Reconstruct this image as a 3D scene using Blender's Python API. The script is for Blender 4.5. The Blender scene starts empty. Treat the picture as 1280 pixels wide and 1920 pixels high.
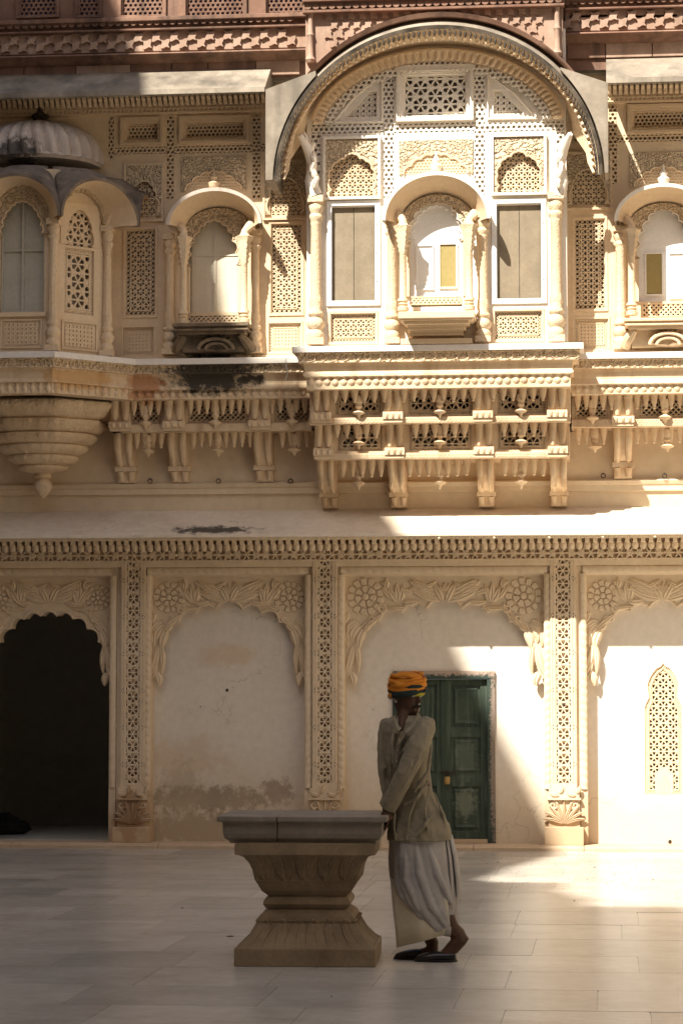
import bpy, math, random
from mathutils import Vector, Matrix
random.seed(7)
PI = math.pi
scene = bpy.context.scene
col = scene.collection
# ------------------------------------------------------------------ camera
F = 4800.0                       # focal length in photo pixels (photo 1280 x 1920)
CAM = Vector((2.65, -25.0, 1.5))
YAW = math.atan(510 / F); PITCH = math.atan(340 / F)
cam = bpy.data.cameras.new('camera'); cam_o = bpy.data.objects.new('camera', cam); col.objects.link(cam_o)
cam.sensor_fit = 'VERTICAL'; cam.sensor_height = 24.0; cam.lens = 24.0 * F / 1920.0
cam.clip_start = 0.1; cam.clip_end = 2000
cam_o.location = CAM; cam_o.rotation_euler = (PI / 2 + PITCH, 0, YAW)
scene.camera = cam_o
# ------------------------------------------------------------------ sky, sun, exposure
SUN = Vector((0.57, 1.0, -1.30)).normalized()       # direction the sunlight travels
elev = math.asin(-SUN.z)
w = bpy.data.worlds.new('World'); scene.world = w; w.use_nodes = True
nt = w.node_tree; bg = nt.nodes['Background']
sky = nt.nodes.new('ShaderNodeTexSky'); sky.sky_type = 'NISHITA'; sky.sun_disc = False
sky.sun_elevation = elev; sky.sun_rotation = math.atan2(-SUN.x, -SUN.y)
sky.dust_density = 3.0; sky.air_density = 1.0; sky.ozone_density = 0.6
nt.links.new(sky.outputs[0], bg.inputs[0]); bg.inputs[1].default_value = 0.072
sun = bpy.data.lights.new('sun', 'SUN'); sun_o = bpy.data.objects.new('sun', sun); col.objects.link(sun_o)
sun.energy = 5.0; sun.angle = math.radians(0.55); sun.color = (1.0, 0.945, 0.84)
sun_o.rotation_euler = SUN.to_track_quat('-Z', 'Y').to_euler(); sun_o.location = (-10, -20, 40)
vs = scene.view_settings; vs.view_transform = 'Standard'; vs.look = 'None'; vs.gamma = 1.0
vs.exposure = 1.17; vs.use_curve_mapping = False
scene.cycles.max_bounces = 10; scene.cycles.diffuse_bounces = 8
# ------------------------------------------------------------------ photo pixel -> place, at a stated distance out from the lower wall
_f = Vector((-math.sin(YAW) * math.cos(PITCH), math.cos(YAW) * math.cos(PITCH), math.sin(PITCH)))
_r = Vector((math.cos(YAW), math.sin(YAW), 0)); _u = _r.cross(_f)
def P(px, py, o=0.0):
    d = _f + _r * ((px - 640) / F) + _u * ((960 - py) / F)
    t = (-o - CAM.y) / d.y
    q = CAM + d * t
    return q.x, q.z
def PX(px, o=0.0, py=800): return P(px, py, o)[0]
def PZ(py, o=0.0, px=640): return P(px, py, o)[1]
def G(px, py):                                      # a point of the paving
    d = _f + _r * ((px - 640) / F) + _u * ((960 - py) / F)
    q = CAM + d * (-CAM.z / d.z); return q.x, q.y
S = lambda o=0.0: (25.0 - o) / F                     # metres per photo pixel, roughly
# ------------------------------------------------------------------ mesh building
class MB:
    def __init__(s): s.v = []; s.f = []
    def add(s, vs_, fs): b = len(s.v); s.v += vs_; s.f += [tuple(i + b for i in f) for f in fs]; return s
    def box(s, x0, x1, y0, y1, z0, z1):
        return s.add([(x0,y0,z0),(x1,y0,z0),(x1,y1,z0),(x0,y1,z0),(x0,y0,z1),(x1,y0,z1),(x1,y1,z1),(x0,y1,z1)],
              [(0,1,5,4),(1,2,6,5),(2,3,7,6),(3,0,4,7),(4,5,6,7),(3,2,1,0)])
    def quad(s, a, b, c, d): return s.add([a,b,c,d], [(0,1,2,3)])
    def prism(s, poly, y0, y1, back=False, bev=0.0):   # poly (x,z); y0 = front
        n = len(poly); b = len(s.v)
        s.v += [(x, y0, z) for x, z in poly] + [(x, y1, z) for x, z in poly]
        s.f.append(tuple(range(b, b + n)))
        for i in range(n): j = (i + 1) % n; s.f.append((b+i, b+n+i, b+n+j, b+j))
        if back: s.f.append(tuple(range(b + 2*n - 1, b + n - 1, -1)))
        return s
    def prism_yz(s, poly, x0, x1):                     # side profile (y,z) extruded along x
        n = len(poly); b = len(s.v)
        s.v += [(x0, y, z) for y, z in poly] + [(x1, y, z) for y, z in poly]
        s.f.append(tuple(range(b, b+n))); s.f.append(tuple(range(b+2*n-1, b+n-1, -1)))
        for i in range(n): j = (i+1) % n; s.f.append((b+i, b+j, b+n+j, b+n+i))
        return s
    def rings(s, rings, cap0=True, cap1=True, closed=True):
        n = len(rings[0]); b = len(s.v)
        for r in rings: s.v += [tuple(p) for p in r]
        for k in range(len(rings) - 1):
            for i in range(n if closed else n - 1):
                j = (i + 1) % n
                s.f.append((b+k*n+i, b+k*n+j, b+(k+1)*n+j, b+(k+1)*n+i))
        if cap0 and closed: s.f.append(tuple(range(b+n-1, b-1, -1)))
        if cap1 and closed: s.f.append(tuple(range(b+(len(rings)-1)*n, b+len(rings)*n)))
        return s
    def lathe(s, cx, cy, prof, seg=12, mod=None, rot=0.0):   # prof (r,z[,flute])
        R = []
        for p in prof:
            r, z = p[0], p[1]; fl = p[2] if len(p) > 2 else 0.0
            R.append([(cx + r*(1+fl*math.cos((mod or 0)*(rot+2*PI*i/seg)))*math.cos(rot+2*PI*i/seg),
                       cy + r*(1+fl*math.cos((mod or 0)*(rot+2*PI*i/seg)))*math.sin(rot+2*PI*i/seg), z) for i in range(seg)])
        return s.rings(R)
    def tube(s, pts, rad, seg=6):
        R = []; n = len(pts)
        for i, p in enumerate(pts):
            p = Vector(p); a = Vector(pts[max(0,i-1)]); c = Vector(pts[min(n-1,i+1)])
            t = (c - a).normalized(); h = Vector((0,1,0)) if abs(t.y) < .9 else Vector((1,0,0))
            u = t.cross(h).normalized(); v = t.cross(u)
            r = rad[i] if isinstance(rad, (list,tuple)) else rad
            R.append([tuple(p + u*(r*math.cos(2*PI*k/seg)) + v*(r*math.sin(2*PI*k/seg))) for k in range(seg)])
        return s.rings(R)
    def sweep(s, path, prof):            # path (x,o) in plan, prof (extra out, z); mitred
        N = []
        for i in range(len(path)):
            ns = []
            for a, b in ((i-1, i), (i, i+1)):
                if a < 0 or b >= len(path): continue
                dx, do = path[b][0]-path[a][0], path[b][1]-path[a][1]; l = math.hypot(dx, do); ns.append((-do/l, dx/l))
            if len(ns) == 1: N.append(ns[0])
            else:
                mx, mo = ns[0][0]+ns[1][0], ns[0][1]+ns[1][1]; d = 1 + ns[0][0]*ns[1][0]+ns[0][1]*ns[1][1]
                N.append((mx/d, mo/d))
        R = [[(p[0]+n[0]*e, -(p[1]+n[1]*e), z) for e, z in prof] for p, n in zip(path, N)]
        s.rings(R, closed=False)
        return s
    def map(s, fn, start=0): s.v[start:] = [fn(*p) for p in s.v[start:]]; return s

def make_mesh(name, mb, mat, smooth=False):
    m = bpy.data.meshes.new(name); m.from_pydata(mb.v, [], mb.f); m.validate(); m.update()
    if mat: m.materials.append(MAT[mat] if isinstance(mat, str) else mat)
    if smooth:
        for p in m.polygons: p.use_smooth = True
        if smooth != 'all':
            try: m.set_sharp_from_angle(angle=math.radians(smooth if smooth is not True else 40))
            except Exception: pass
    return m
def link(name, data, parent=None, loc=(0,0,0), rot=None, scale=None):
    o = bpy.data.objects.new(name, data); col.objects.link(o); o.location = loc
    if rot: o.rotation_euler = rot
    if scale: o.scale = scale if isinstance(scale, tuple) else (scale,)*3
    if parent: o.parent = parent
    return o
def obj(name, mb, mat, parent=None, smooth=False, label=None, bevel=0):
    o = link(name, make_mesh(name, mb, mat, smooth), parent)
    if label: o['label'] = label
    if bevel:
        b = o.modifiers.new('b', 'BEVEL'); b.width = bevel; b.segments = 2; b.limit_method = 'ANGLE'; b.angle_limit = math.radians(40)
    return o
def thing(name, label, cat, loc=(0,0,0), group=None):
    o = link(name, None, None, loc); o['label'] = label; o['category'] = cat
    if group: o['group'] = group
    return o
# ------------------------------------------------------------------ materials
MAT = {}
def mat(name, c1, c2, scale=3.0, rough=0.85, bump=0.25, bscale=60.0, bdist=0.004, spec=0.25, carve=0.0, cscale=30.0,
        stains=(), streak=None, rnd=0.0, detail=6.0, low=None, trans=0.0, cracks=0.0):
    m = bpy.data.materials.new(name); m.use_nodes = True; MAT[name] = m
    N = m.node_tree.nodes; L = m.node_tree.links; b = N['Principled BSDF']
    b.inputs['Roughness'].default_value = rough; b.inputs['Specular IOR Level'].default_value = spec
    geo = N.new('ShaderNodeNewGeometry'); pos = geo.outputs['Position']
    def noise(sc, det=detail, rg=0.6, vec=None):
        n = N.new('ShaderNodeTexNoise'); n.inputs['Scale'].default_value = sc; n.inputs['Detail'].default_value = det
        n.inputs['Roughness'].default_value = rg; L.new(vec or pos, n.inputs['Vector']); return n.outputs['Fac']
    def ramp(fac, lo, hi, a=0.0, c=1.0):
        r = N.new('ShaderNodeMapRange'); r.inputs[1].default_value = lo; r.inputs[2].default_value = hi
        r.inputs[3].default_value = a; r.inputs[4].default_value = c; L.new(fac, r.inputs[0]); return r.outputs[0]
    def mix(fac, a, c, mode='MIX'):
        x = N.new('ShaderNodeMix'); x.data_type = 'RGBA'; x.blend_type = mode
        if isinstance(fac, (int, float)): x.inputs[0].default_value = fac
        else: L.new(fac, x.inputs[0])
        for s_, q in ((6, a), (7, c)):
            if isinstance(q, tuple): x.inputs[s_].default_value = (*q, 1)
            else: L.new(q, x.inputs[s_])
        return x.outputs[2]
    def math_(op, a, c=0.0):
        x = N.new('ShaderNodeMath'); x.operation = op
        for i, q in enumerate((a, c)):
            if isinstance(q, (int, float)): x.inputs[i].default_value = q
            else: L.new(q, x.inputs[i])
        return x.outputs[0]
    c = mix(ramp(noise(scale), 0.3, 0.7), c1, c2)
    c = mix(ramp(noise(scale*9, 3), 0.35, 0.75, 0.0, 0.35), c, tuple(q*0.72 for q in c1))
    if rnd:
        oi = N.new('ShaderNodeObjectInfo')
        c = mix(1.0, c, mix(oi.outputs['Random'], (1-rnd,)*3, (1+rnd*.4, 1+rnd*.35, 1+rnd*.25)), 'MULTIPLY')
    if streak:                                   # vertical run-off streaks
        mp = N.new('ShaderNodeMapping'); mp.inputs['Scale'].default_value = (streak[1], streak[1], streak[1]*0.07); L.new(pos, mp.inputs['Vector'])
        c = mix(ramp(noise(1.0, 5, 0.6, mp.outputs[0]), 0.50, 0.72, 0.0, streak[2]), c, streak[0])
    for (cx, cy, cz, rx, rz, colr, amt, nsc) in stains:   # weathering patches with a place of their own
        mp = N.new('ShaderNodeMapping'); mp.vector_type = 'POINT'
        mp.inputs['Location'].default_value = (-cx/rx, -cy/3.0, -cz/rz); mp.inputs['Scale'].default_value = (1/rx, 1/3.0, 1/rz); L.new(pos, mp.inputs['Vector'])
        ln = N.new('ShaderNodeVectorMath'); ln.operation = 'LENGTH'; L.new(mp.outputs[0], ln.inputs[0])
        d = math_('ADD', ln.outputs['Value'], math_('MULTIPLY', math_('SUBTRACT', noise(nsc, 8, 0.72), 0.5), 3.2))
        c = mix(ramp(d, 1.08, 0.62, 0.0, amt), c, colr)
    if low:                                      # rising damp near the ground: (z top, colour, amount)
        sep = N.new('ShaderNodeSeparateXYZ'); L.new(pos, sep.inputs[0])
        h = math_('ADD', sep.outputs['Z'], math_('MULTIPLY', math_('SUBTRACT', noise(2.2, 7, 0.65), 0.5), 0.9))
        c = mix(ramp(h, low[0], low[0]*0.35, 0.0, low[2]), c, low[1])
    if cracks:                                   # hairline cracks, only here and there
        vc = N.new('ShaderNodeTexVoronoi'); vc.feature = 'DISTANCE_TO_EDGE'; vc.inputs['Scale'].default_value = 1.7; vc.inputs['Randomness'].default_value = 1.0
        nw = N.new('ShaderNodeTexNoise'); nw.inputs['Scale'].default_value = 7.0; nw.inputs['Detail'].default_value = 6; L.new(pos, nw.inputs['Vector'])
        va = N.new('ShaderNodeVectorMath'); va.operation = 'MULTIPLY_ADD'; va.inputs[1].default_value = (.35, .35, .35); L.new(nw.outputs['Color'], va.inputs[0]); L.new(pos, va.inputs[2]); L.new(va.outputs[0], vc.inputs['Vector'])
        ln_ = ramp(vc.outputs['Distance'], 0.0, 0.012, 1.0, 0.0)
        c = mix(math_('MULTIPLY', ln_, ramp(noise(0.9, 3), 0.50, 0.62, 0.0, cracks)), c, tuple(q*0.35 for q in c1))
    L.new(c, b.inputs['Base Color'])
    hgt = noise(bscale, 5, 0.65)
    if carve:
        vo = N.new('ShaderNodeTexVoronoi'); vo.feature = 'SMOOTH_F1'; vo.inputs['Scale'].default_value = cscale; vo.inputs['Smoothness'].default_value = 0.25
        wv = N.new('ShaderNodeVectorMath'); wv.operation = 'ADD'; nz = N.new('ShaderNodeTexNoise'); nz.inputs['Scale'].default_value = cscale*0.5
        sc_ = N.new('ShaderNodeVectorMath'); sc_.operation = 'SCALE'; sc_.inputs['Scale'].default_value = 2.2/cscale
        L.new(pos, nz.inputs['Vector']); L.new(nz.outputs['Color'], sc_.inputs[0]); L.new(pos, wv.inputs[0]); L.new(sc_.outputs[0], wv.inputs[1]); L.new(wv.outputs[0], vo.inputs['Vector'])
        bp0 = N.new('ShaderNodeBump'); bp0.inputs['Strength'].default_value = 1.0; bp0.inputs['Distance'].default_value = carve; L.new(ramp(vo.outputs['Distance'], 0.25, 0.7, 1.0, 0.0), bp0.inputs['Height'])
    bp = N.new('ShaderNodeBump'); bp.inputs['Strength'].default_value = bump; bp.inputs['Distance'].default_value = bdist
    L.new(hgt, bp.inputs['Height'])
    if carve: L.new(bp0.outputs[0], bp.inputs['Normal'])
    L.new(bp.outputs[0], b.inputs['Normal'])
    if trans: b.inputs['Transmission Weight'].default_value = trans
    return m
def st(px, py, o, rx, rz, colr, amt, nsc=9.0):
    x, z = P(px, py, o); return (x, -o, z, rx*S(o), rz*S(o), colr, amt, nsc)
BLK = (0.025, 0.022, 0.018); RUST = (0.42, 0.17, 0.06)
CREAM1, CREAM2 = (0.67, 0.512, 0.335), (0.73, 0.582, 0.40)
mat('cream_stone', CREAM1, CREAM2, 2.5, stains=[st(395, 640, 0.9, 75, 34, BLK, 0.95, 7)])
mat('carved_stone', CREAM1, CREAM2, 2.5, carve=0.03, cscale=30)
mat('carved_fine', CREAM1, CREAM2, 2.5, carve=0.024, cscale=42)
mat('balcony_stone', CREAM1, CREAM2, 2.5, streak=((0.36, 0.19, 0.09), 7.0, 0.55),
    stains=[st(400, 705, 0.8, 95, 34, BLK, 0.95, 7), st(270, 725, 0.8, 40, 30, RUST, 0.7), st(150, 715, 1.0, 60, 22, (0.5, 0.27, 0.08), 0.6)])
mat('column_stone', CREAM1, CREAM2, 2.5, carve=0.0025, cscale=60)
mat('lotus_stone', CREAM1, CREAM2, 2.5, carve=0.004, cscale=30, streak=((0.36, 0.22, 0.11), 5.0, 0.4))
mat('balcony_carved', CREAM1, CREAM2, 2.5, carve=0.016, cscale=26, stains=[st(400, 690, 0.8, 110, 24, BLK, 0.9, 7)])
mat('lower_carved', (0.675, 0.54, 0.375), (0.735, 0.61, 0.445), 2.0, stains=[st(245, 1530, 0.2, 30, 60, (0.30, 0.17, 0.09), 0.7, 6)], low=(0.55, (0.40, 0.25, 0.13), 0.6))
mat('marble_ledge', (0.74, 0.68, 0.60), (0.80, 0.75, 0.68), 3.0, rough=0.55, bump=0.1)
mat('white_stone', (0.80, 0.73, 0.62), (0.84, 0.78, 0.69), 3.0)
mat('plaster', (0.66, 0.53, 0.37), (0.72, 0.60, 0.43), 1.2, bump=0.18, bscale=25, bdist=0.006, streak=((0.50, 0.37, 0.22), 3.0, 0.25))
LW = dict(bump=0.2, bscale=18, bdist=0.008)
mat('lower_plaster', (0.71, 0.635, 0.535), (0.78, 0.71, 0.615), 1.6, **LW, cracks=0.6, low=(1.0, (0.60, 0.46, 0.29), 0.6),
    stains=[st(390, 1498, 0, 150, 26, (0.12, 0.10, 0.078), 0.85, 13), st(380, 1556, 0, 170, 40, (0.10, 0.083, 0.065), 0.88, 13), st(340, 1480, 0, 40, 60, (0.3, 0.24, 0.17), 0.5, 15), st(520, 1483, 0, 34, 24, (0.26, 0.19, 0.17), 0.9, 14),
            st(425, 1230, 0, 60, 25, (0.60, 0.43, 0.25), 0.45, 4), st(345, 1420, 0, 80, 40, (0.60, 0.46, 0.30), 0.5, 4)])
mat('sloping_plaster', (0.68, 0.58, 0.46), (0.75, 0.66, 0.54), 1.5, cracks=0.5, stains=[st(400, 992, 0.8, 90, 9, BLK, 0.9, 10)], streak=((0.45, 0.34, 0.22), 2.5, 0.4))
mat('red_sandstone', (0.17, 0.088, 0.06), (0.30, 0.185, 0.13), 2.5, rough=0.9, streak=((0.06, 0.042, 0.034), 5.0, 0.85), rnd=0.12)
mat('pink_stone', (0.32, 0.205, 0.145), (0.46, 0.33, 0.25), 3.0, rough=0.9, streak=((0.16, 0.10, 0.07), 6.0, 0.6))
mat('grey_eave', (0.20, 0.165, 0.125), (0.36, 0.305, 0.24), 2.5, rough=0.9, streak=((0.07, 0.06, 0.05), 3.0, 0.7), bump=0.5)
mat('dark_lip', (0.03, 0.025, 0.02), (0.15, 0.12, 0.09), 6.0, rough=0.95, spec=0.05)
mat('dome_stone', (0.52, 0.43, 0.36), (0.62, 0.54, 0.47), 6.0, rough=0.8, stains=[st(45, 292, 0.9, 42, 30, BLK, 0.85, 14), st(60, 335, 1.3, 110, 32, (0.05,0.042,0.036), 0.95, 9), st(150, 325, 1.2, 70, 22, (0.07,0.06,0.05), 0.8, 11)], streak=((0.22, 0.17, 0.14), 8.0, 0.5))
mat('oriel_roof', (0.13, 0.10, 0.075), (0.28, 0.22, 0.165), 5.0, rough=0.9, bump=0.4, streak=((0.04, 0.034, 0.03), 6.0, 0.8))
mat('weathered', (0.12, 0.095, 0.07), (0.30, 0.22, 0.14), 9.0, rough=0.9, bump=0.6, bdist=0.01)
mat('white_paint', (0.80, 0.79, 0.76), (0.84, 0.83, 0.80), 5.0, rough=0.45, bump=0.05)
mat('brown_board', (0.22, 0.175, 0.12), (0.29, 0.235, 0.16), 6.0, rough=0.8, bump=0.2, streak=((0.13, 0.10, 0.07), 9.0, 0.45))
mat('ochre_pane', (0.31, 0.25, 0.10), (0.37, 0.30, 0.13), 4.0, rough=0.35, bump=0.02)
mat('pale_shutter', (0.42, 0.39, 0.31), (0.50, 0.47, 0.39), 4.0, rough=0.6, bump=0.1)
mat('ivory_shutter', (0.62, 0.56, 0.44), (0.68, 0.62, 0.50), 4.0, rough=0.6, bump=0.1, streak=((0.4, 0.3, 0.2), 5, 0.3))
mat('green_paint', (0.036, 0.054, 0.038), (0.06, 0.082, 0.058), 7.0, rough=0.45, bump=0.2, bscale=40)
mat('green_worn', (0.038, 0.056, 0.040), (0.068, 0.09, 0.064), 5.0, rough=0.5, stains=[st(872, 1505, 0, 22, 30, (0.26, 0.28, 0.20), 0.45, 22), st(872, 1420, 0, 26, 40, (0.16, 0.19, 0.14), 0.35, 22)], streak=((0.16, 0.2, 0.15), 22, 0.5))
mat('flaked_paint', (0.03, 0.048, 0.038), (0.052, 0.072, 0.055), 6.0, rough=0.7, bump=0.4, stains=[st(850, 1258, 0, 150, 9, (0.45, 0.34, 0.27), 0.9, 40), st(925, 1400, 0, 7, 190, (0.40, 0.30, 0.24), 0.6, 40)])
mat('room_plaster', (0.30, 0.26, 0.20), (0.36, 0.31, 0.24), 1.0)
mat('dark_hall', (0.50, 0.47, 0.40), (0.56, 0.53, 0.45), 1.0, rough=0.7)
mat('coloured_glass', (0.10, 0.11, 0.28), (0.22, 0.14, 0.22), 30.0, rough=0.2, bump=0.02, spec=0.5)
mat('marble_floor', (0.445, 0.415, 0.37), (0.60, 0.565, 0.51), 1.4, rough=0.27, bump=0.10, bscale=9, bdist=0.004, spec=0.5, rnd=0.20, streak=((0.26, 0.235, 0.19), 1.7, 0.5))
mat('kerb_stone', (0.50, 0.37, 0.24), (0.58, 0.45, 0.32), 2.0, rough=0.8)
mat('table_stone', (0.19, 0.138, 0.082), (0.33, 0.245, 0.15), 5.0, rough=0.8, bump=0.4, bscale=50, bdist=0.006, streak=((0.16, 0.11, 0.07), 6, 0.5))
mat('table_slab', (0.20, 0.17, 0.135), (0.30, 0.26, 0.205), 4.0, rough=0.6, bump=0.3, streak=((0.15, 0.12, 0.09), 5, 0.4))
mat('wing_stone', (0.31, 0.24, 0.165), (0.37, 0.29, 0.21), 0.4, rough=0.9)
mat('rear_stone_darkened', (0.085, 0.066, 0.05), (0.12, 0.095, 0.07), 0.4, rough=0.9)  # wing stone painted darker to hold bounced light off the foreground
mat('skin', (0.075, 0.038, 0.022), (0.10, 0.052, 0.031), 8, rough=0.5, bump=0.1, bscale=200, bdist=0.001)
mat('kurta_cloth', (0.24, 0.205, 0.14), (0.29, 0.25, 0.175), 5, rough=0.9, bump=0.25, bscale=120, bdist=0.002)
mat('dhoti_cloth', (0.38, 0.35, 0.325), (0.45, 0.42, 0.39), 4, rough=0.9, bump=0.2, bscale=120, bdist=0.002)
mat('dhoti_backlit', (0.66, 0.58, 0.42), (0.72, 0.64, 0.47), 4, rough=0.9, bump=0.2, bscale=120, bdist=0.002)  # paler cream stands in for light coming through the cloth
mat('turban_orange', (0.60, 0.20, 0.02), (0.68, 0.27, 0.03), 9, rough=0.85, bump=0.3, bscale=150, bdist=0.002)
mat('turban_band', (0.010, 0.016, 0.018), (0.025, 0.045, 0.04), 14, rough=0.8)
mat('turban_yellow', (0.45, 0.36, 0.03), (0.40, 0.42, 0.05), 14, rough=0.8)
mat('white_hair', (0.45, 0.43, 0.40), (0.55, 0.53, 0.50), 30, rough=0.8)
mat('shoe_leather', (0.010, 0.009, 0.008), (0.022, 0.018, 0.016), 12, rough=0.35, spec=0.5)
mat('eye_white', (0.5, 0.46, 0.42), (0.55, 0.5, 0.45), 12, rough=0.3)
mat('iron', (0.03, 0.022, 0.016), (0.06, 0.04, 0.03), 20, rough=0.6)
mat('brass', (0.38, 0.24, 0.08), (0.42, 0.28, 0.10), 20, rough=0.4)
mat('cable', (0.65, 0.62, 0.55), (0.7, 0.67, 0.6), 20)
mat('litter', (0.05, 0.035, 0.02), (0.12, 0.08, 0.045), 20)
mat('bundle_cloth', (0.012, 0.011, 0.01), (0.03, 0.026, 0.022), 12, rough=0.95)
# ------------------------------------------------------------------ shared ornament builders
def clip_line(poly, p, d):
    ts = []; n = len(poly)
    for i in range(n):
        (x1, z1), (x2, z2) = poly[i], poly[(i+1) % n]
        ex, ez = x2-x1, z2-z1; den = d[0]*ez - d[1]*ex
        if abs(den) < 1e-12: continue
        t = ((x1-p[0])*ez - (z1-p[1])*ex)/den; u = ((x1-p[0])*d[1] - (z1-p[1])*d[0])/den
        if 0 <= u < 1: ts.append(t)
    ts.sort(); return [(ts[i], ts[i+1]) for i in range(0, len(ts)-1, 2)]
FAM = {'kagome': ((0, .5), (60, .5), (120, .5)), 'diag': ((45, .5), (135, .5)), 'octa': ((0, .5), (90, .5), (45, .25), (135, .25)),
       'grid': ((0, .5), (90, .5)), 'tri': ((30, .5), (90, .5), (150, .5)), 'star': ((0, 0), (60, 0), (120, 0), (90, .5), (30, .5), (150, .5))}
def jali(mb, poly, y, cell, bar, depth=0.025, kind='kagome', frame=0.0, origin=None):
    xs = [p[0] for p in poly]; zs = [p[1] for p in poly]
    cx, cz = origin or ((min(xs)+max(xs))/2, (min(zs)+max(zs))/2); R = max(math.hypot(x-cx, z-cz) for x in (min(xs), max(xs)) for z in (min(zs), max(zs))) + cell
    for k, (ang, off) in enumerate(FAM[kind]):
        a = math.radians(ang); d = (math.cos(a), math.sin(a)); nrm = (-d[1], d[0])
        sp = cell * (0.866 if kind in ('kagome', 'tri', 'star') else (0.7071 if (kind == 'octa' and k > 1) or kind == 'diag' else 1.0))
        if kind == 'star': sp = cell*(0.866 if k < 3 else 1.5)
        n = int(R/sp) + 1
        for i in range(-n, n+1):
            q = ((i+off)*sp)
            p = (cx + nrm[0]*q, cz + nrm[1]*q)
            for t0, t1 in clip_line(poly, p, d):
                if t1 - t0 < bar*0.8: continue
                yf = y + k*0.0012; hw = bar/2
                a0 = (p[0]+d[0]*t0, p[1]+d[1]*t0); a1 = (p[0]+d[0]*t1, p[1]+d[1]*t1)
                A = (a0[0]+nrm[0]*hw, a0[1]+nrm[1]*hw); B = (a1[0]+nrm[0]*hw, a1[1]+nrm[1]*hw)
                C = (a1[0]-nrm[0]*hw, a1[1]-nrm[1]*hw); D = (a0[0]-nrm[0]*hw, a0[1]-nrm[1]*hw)
                b = len(mb.v)
                mb.v += [(A[0],yf,A[1]),(B[0],yf,B[1]),(C[0],yf,C[1]),(D[0],yf,D[1]),(A[0],y+depth,A[1]),(B[0],y+depth,B[1]),(C[0],y+depth,C[1]),(D[0],y+depth,D[1])]
                mb.f += [(b,b+1,b+2,b+3),(b,b+4,b+5,b+1),(b+3,b+2,b+6,b+7)]
    return mb
def frame(mb, x0, x1, z0, z1, t, y0, y1):       # four mitred-by-butting bars round a rectangle, t wide inside
    mb.box(x0, x1, y0, y1, z1-t, z1); mb.box(x0, x1, y0, y1, z0, z0+t)
    mb.box(x0, x0+t, y0+.0015, y1, z0+t, z1-t); mb.box(x1-t, x1, y0+.0015, y1, z0+t, z1-t); return mb
def wall(mb, x0, x1, z0, z1, y, ops, depth):
    X = sorted({x0, x1, *[q for o in ops for q in o[:2]]}); Z = sorted({z0, z1, *[q for o in ops for q in o[2:]]})
    X = [q for q in X if x0 <= q <= x1]; Z = [q for q in Z if z0 <= q <= z1]
    for i in range(len(X)-1):
        for j in range(len(Z)-1):
            mx, mz = (X[i]+X[i+1])/2, (Z[j]+Z[j+1])/2
            if any(o[0] < mx < o[1] and o[2] < mz < o[3] for o in ops): continue
            mb.quad((X[i],y,Z[j]),(X[i+1],y,Z[j]),(X[i+1],y,Z[j+1]),(X[i],y,Z[j+1]))
    for a, b, c, d in ops:
        e = y + depth
        mb.quad((a,y,c),(a,e,c),(a,e,d),(a,y,d)); mb.quad((b,y,c),(b,y,d),(b,e,d),(b,e,c))
        mb.quad((a,y,d),(a,e,d),(b,e,d),(b,y,d)); mb.quad((a,y,c),(b,y,c),(b,e,c),(a,e,c))
    return mb
def cusps(pts, n=6, bulge=0.32):                # pts: cusp points in order; arcs swell to the left of travel
    out = []
    for (a, b) in zip(pts, pts[1:]):
        dx, dz = b[0]-a[0], b[1]-a[1]; l = math.hypot(dx, dz); nx, nz = -dz/l, dx/l
        for i in range(n):
            t = i/n; h = math.sin(PI*t)**0.75*bulge*l
            out.append((a[0]+dx*t+nx*h, a[1]+dz*t+nz*h))
    out.append(pts[-1]); return out
def arch_pts(cx, hw, z0, z1, half, n=6, bulge=0.32, foot=()):
    """half: right-half cusp points (u,v) from near the apex outwards; returns outline left foot -> apex -> right foot"""
    H = z1-z0
    R = [(cx + u*hw, z0 + v*H) for u, v in half]; Lp = [(cx - u*hw, z0 + v*H) for u, v in reversed(half)]
    body = cusps(Lp + R, n, bulge)
    fl = [(cx - u*hw, z0 + v*H) for u, v in foot]; fr = [(cx + u*hw, z0 + v*H) for u, v in reversed(foot)]
    return fl + body + fr
HALF5 = [(.18,.89), (.43,.84), (.66,.72), (.85,.49)]
FOOT5 = [(1.0, 0), (.955,.07), (.925,.22), (.94,.33), (.90,.42)]
HALF9 = [(.13,.90), (.39,.86), (.62,.72), (.80,.53), (.89,.46)]
FOOT9 = [(1.0, 0), (.96,.10), (.93,.17), (.955,.32), (.94,.40)]
HALFW = [(.12,.93), (.36,.86), (.58,.72), (.76,.52), (.86,.28), (.84,.05)]
def spandrel(mb, x0, x1, zt, arch, y0, y1):
    poly = [(x0, zt), (x0, arch[0][1])] + ([(arch[0][0], arch[0][1])] if arch[0][0] > x0+.002 else []) + arch[1:-1] + \
           ([(arch[-1][0], arch[-1][1])] if arch[-1][0] < x1-.002 else []) + [(x1, arch[-1][1]), (x1, zt)]
    return mb.prism(poly, y0, y1)
def edge_bead(mb, arch, y, r, seg=6): return mb.tube([(x, y, z) for x, z in arch], r, seg)
def rope(mb, p0, p1, wid, y, h, pitch, flip=1):
    dx, dz = p1[0]-p0[0], p1[1]-p0[1]; L_ = math.hypot(dx, dz); dx /= L_; dz /= L_; nx, nz = -dz, dx
    n = max(8, int(L_/pitch*6)); K = 6; R = []
    for i in range(n+1):
        s = L_*i/n; row = []
        for k in range(K+1):
            a = PI*k/K; ph = (s/pitch + flip*0.75*k/K) % 1.0
            g = 1.0 - 1.0*max(0.0, 1.0 - ph/0.25) - 0.9*max(0.0, 1-(1-ph)/0.15)
            e = -math.cos(a)*wid/2
            row.append((p0[0]+dx*s+nx*e, y - h*math.sin(a)*(0.45+0.55*g), p0[1]+dz*s+nz*e))
        R.append(row)
    return mb.rings(R, closed=False)
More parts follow.
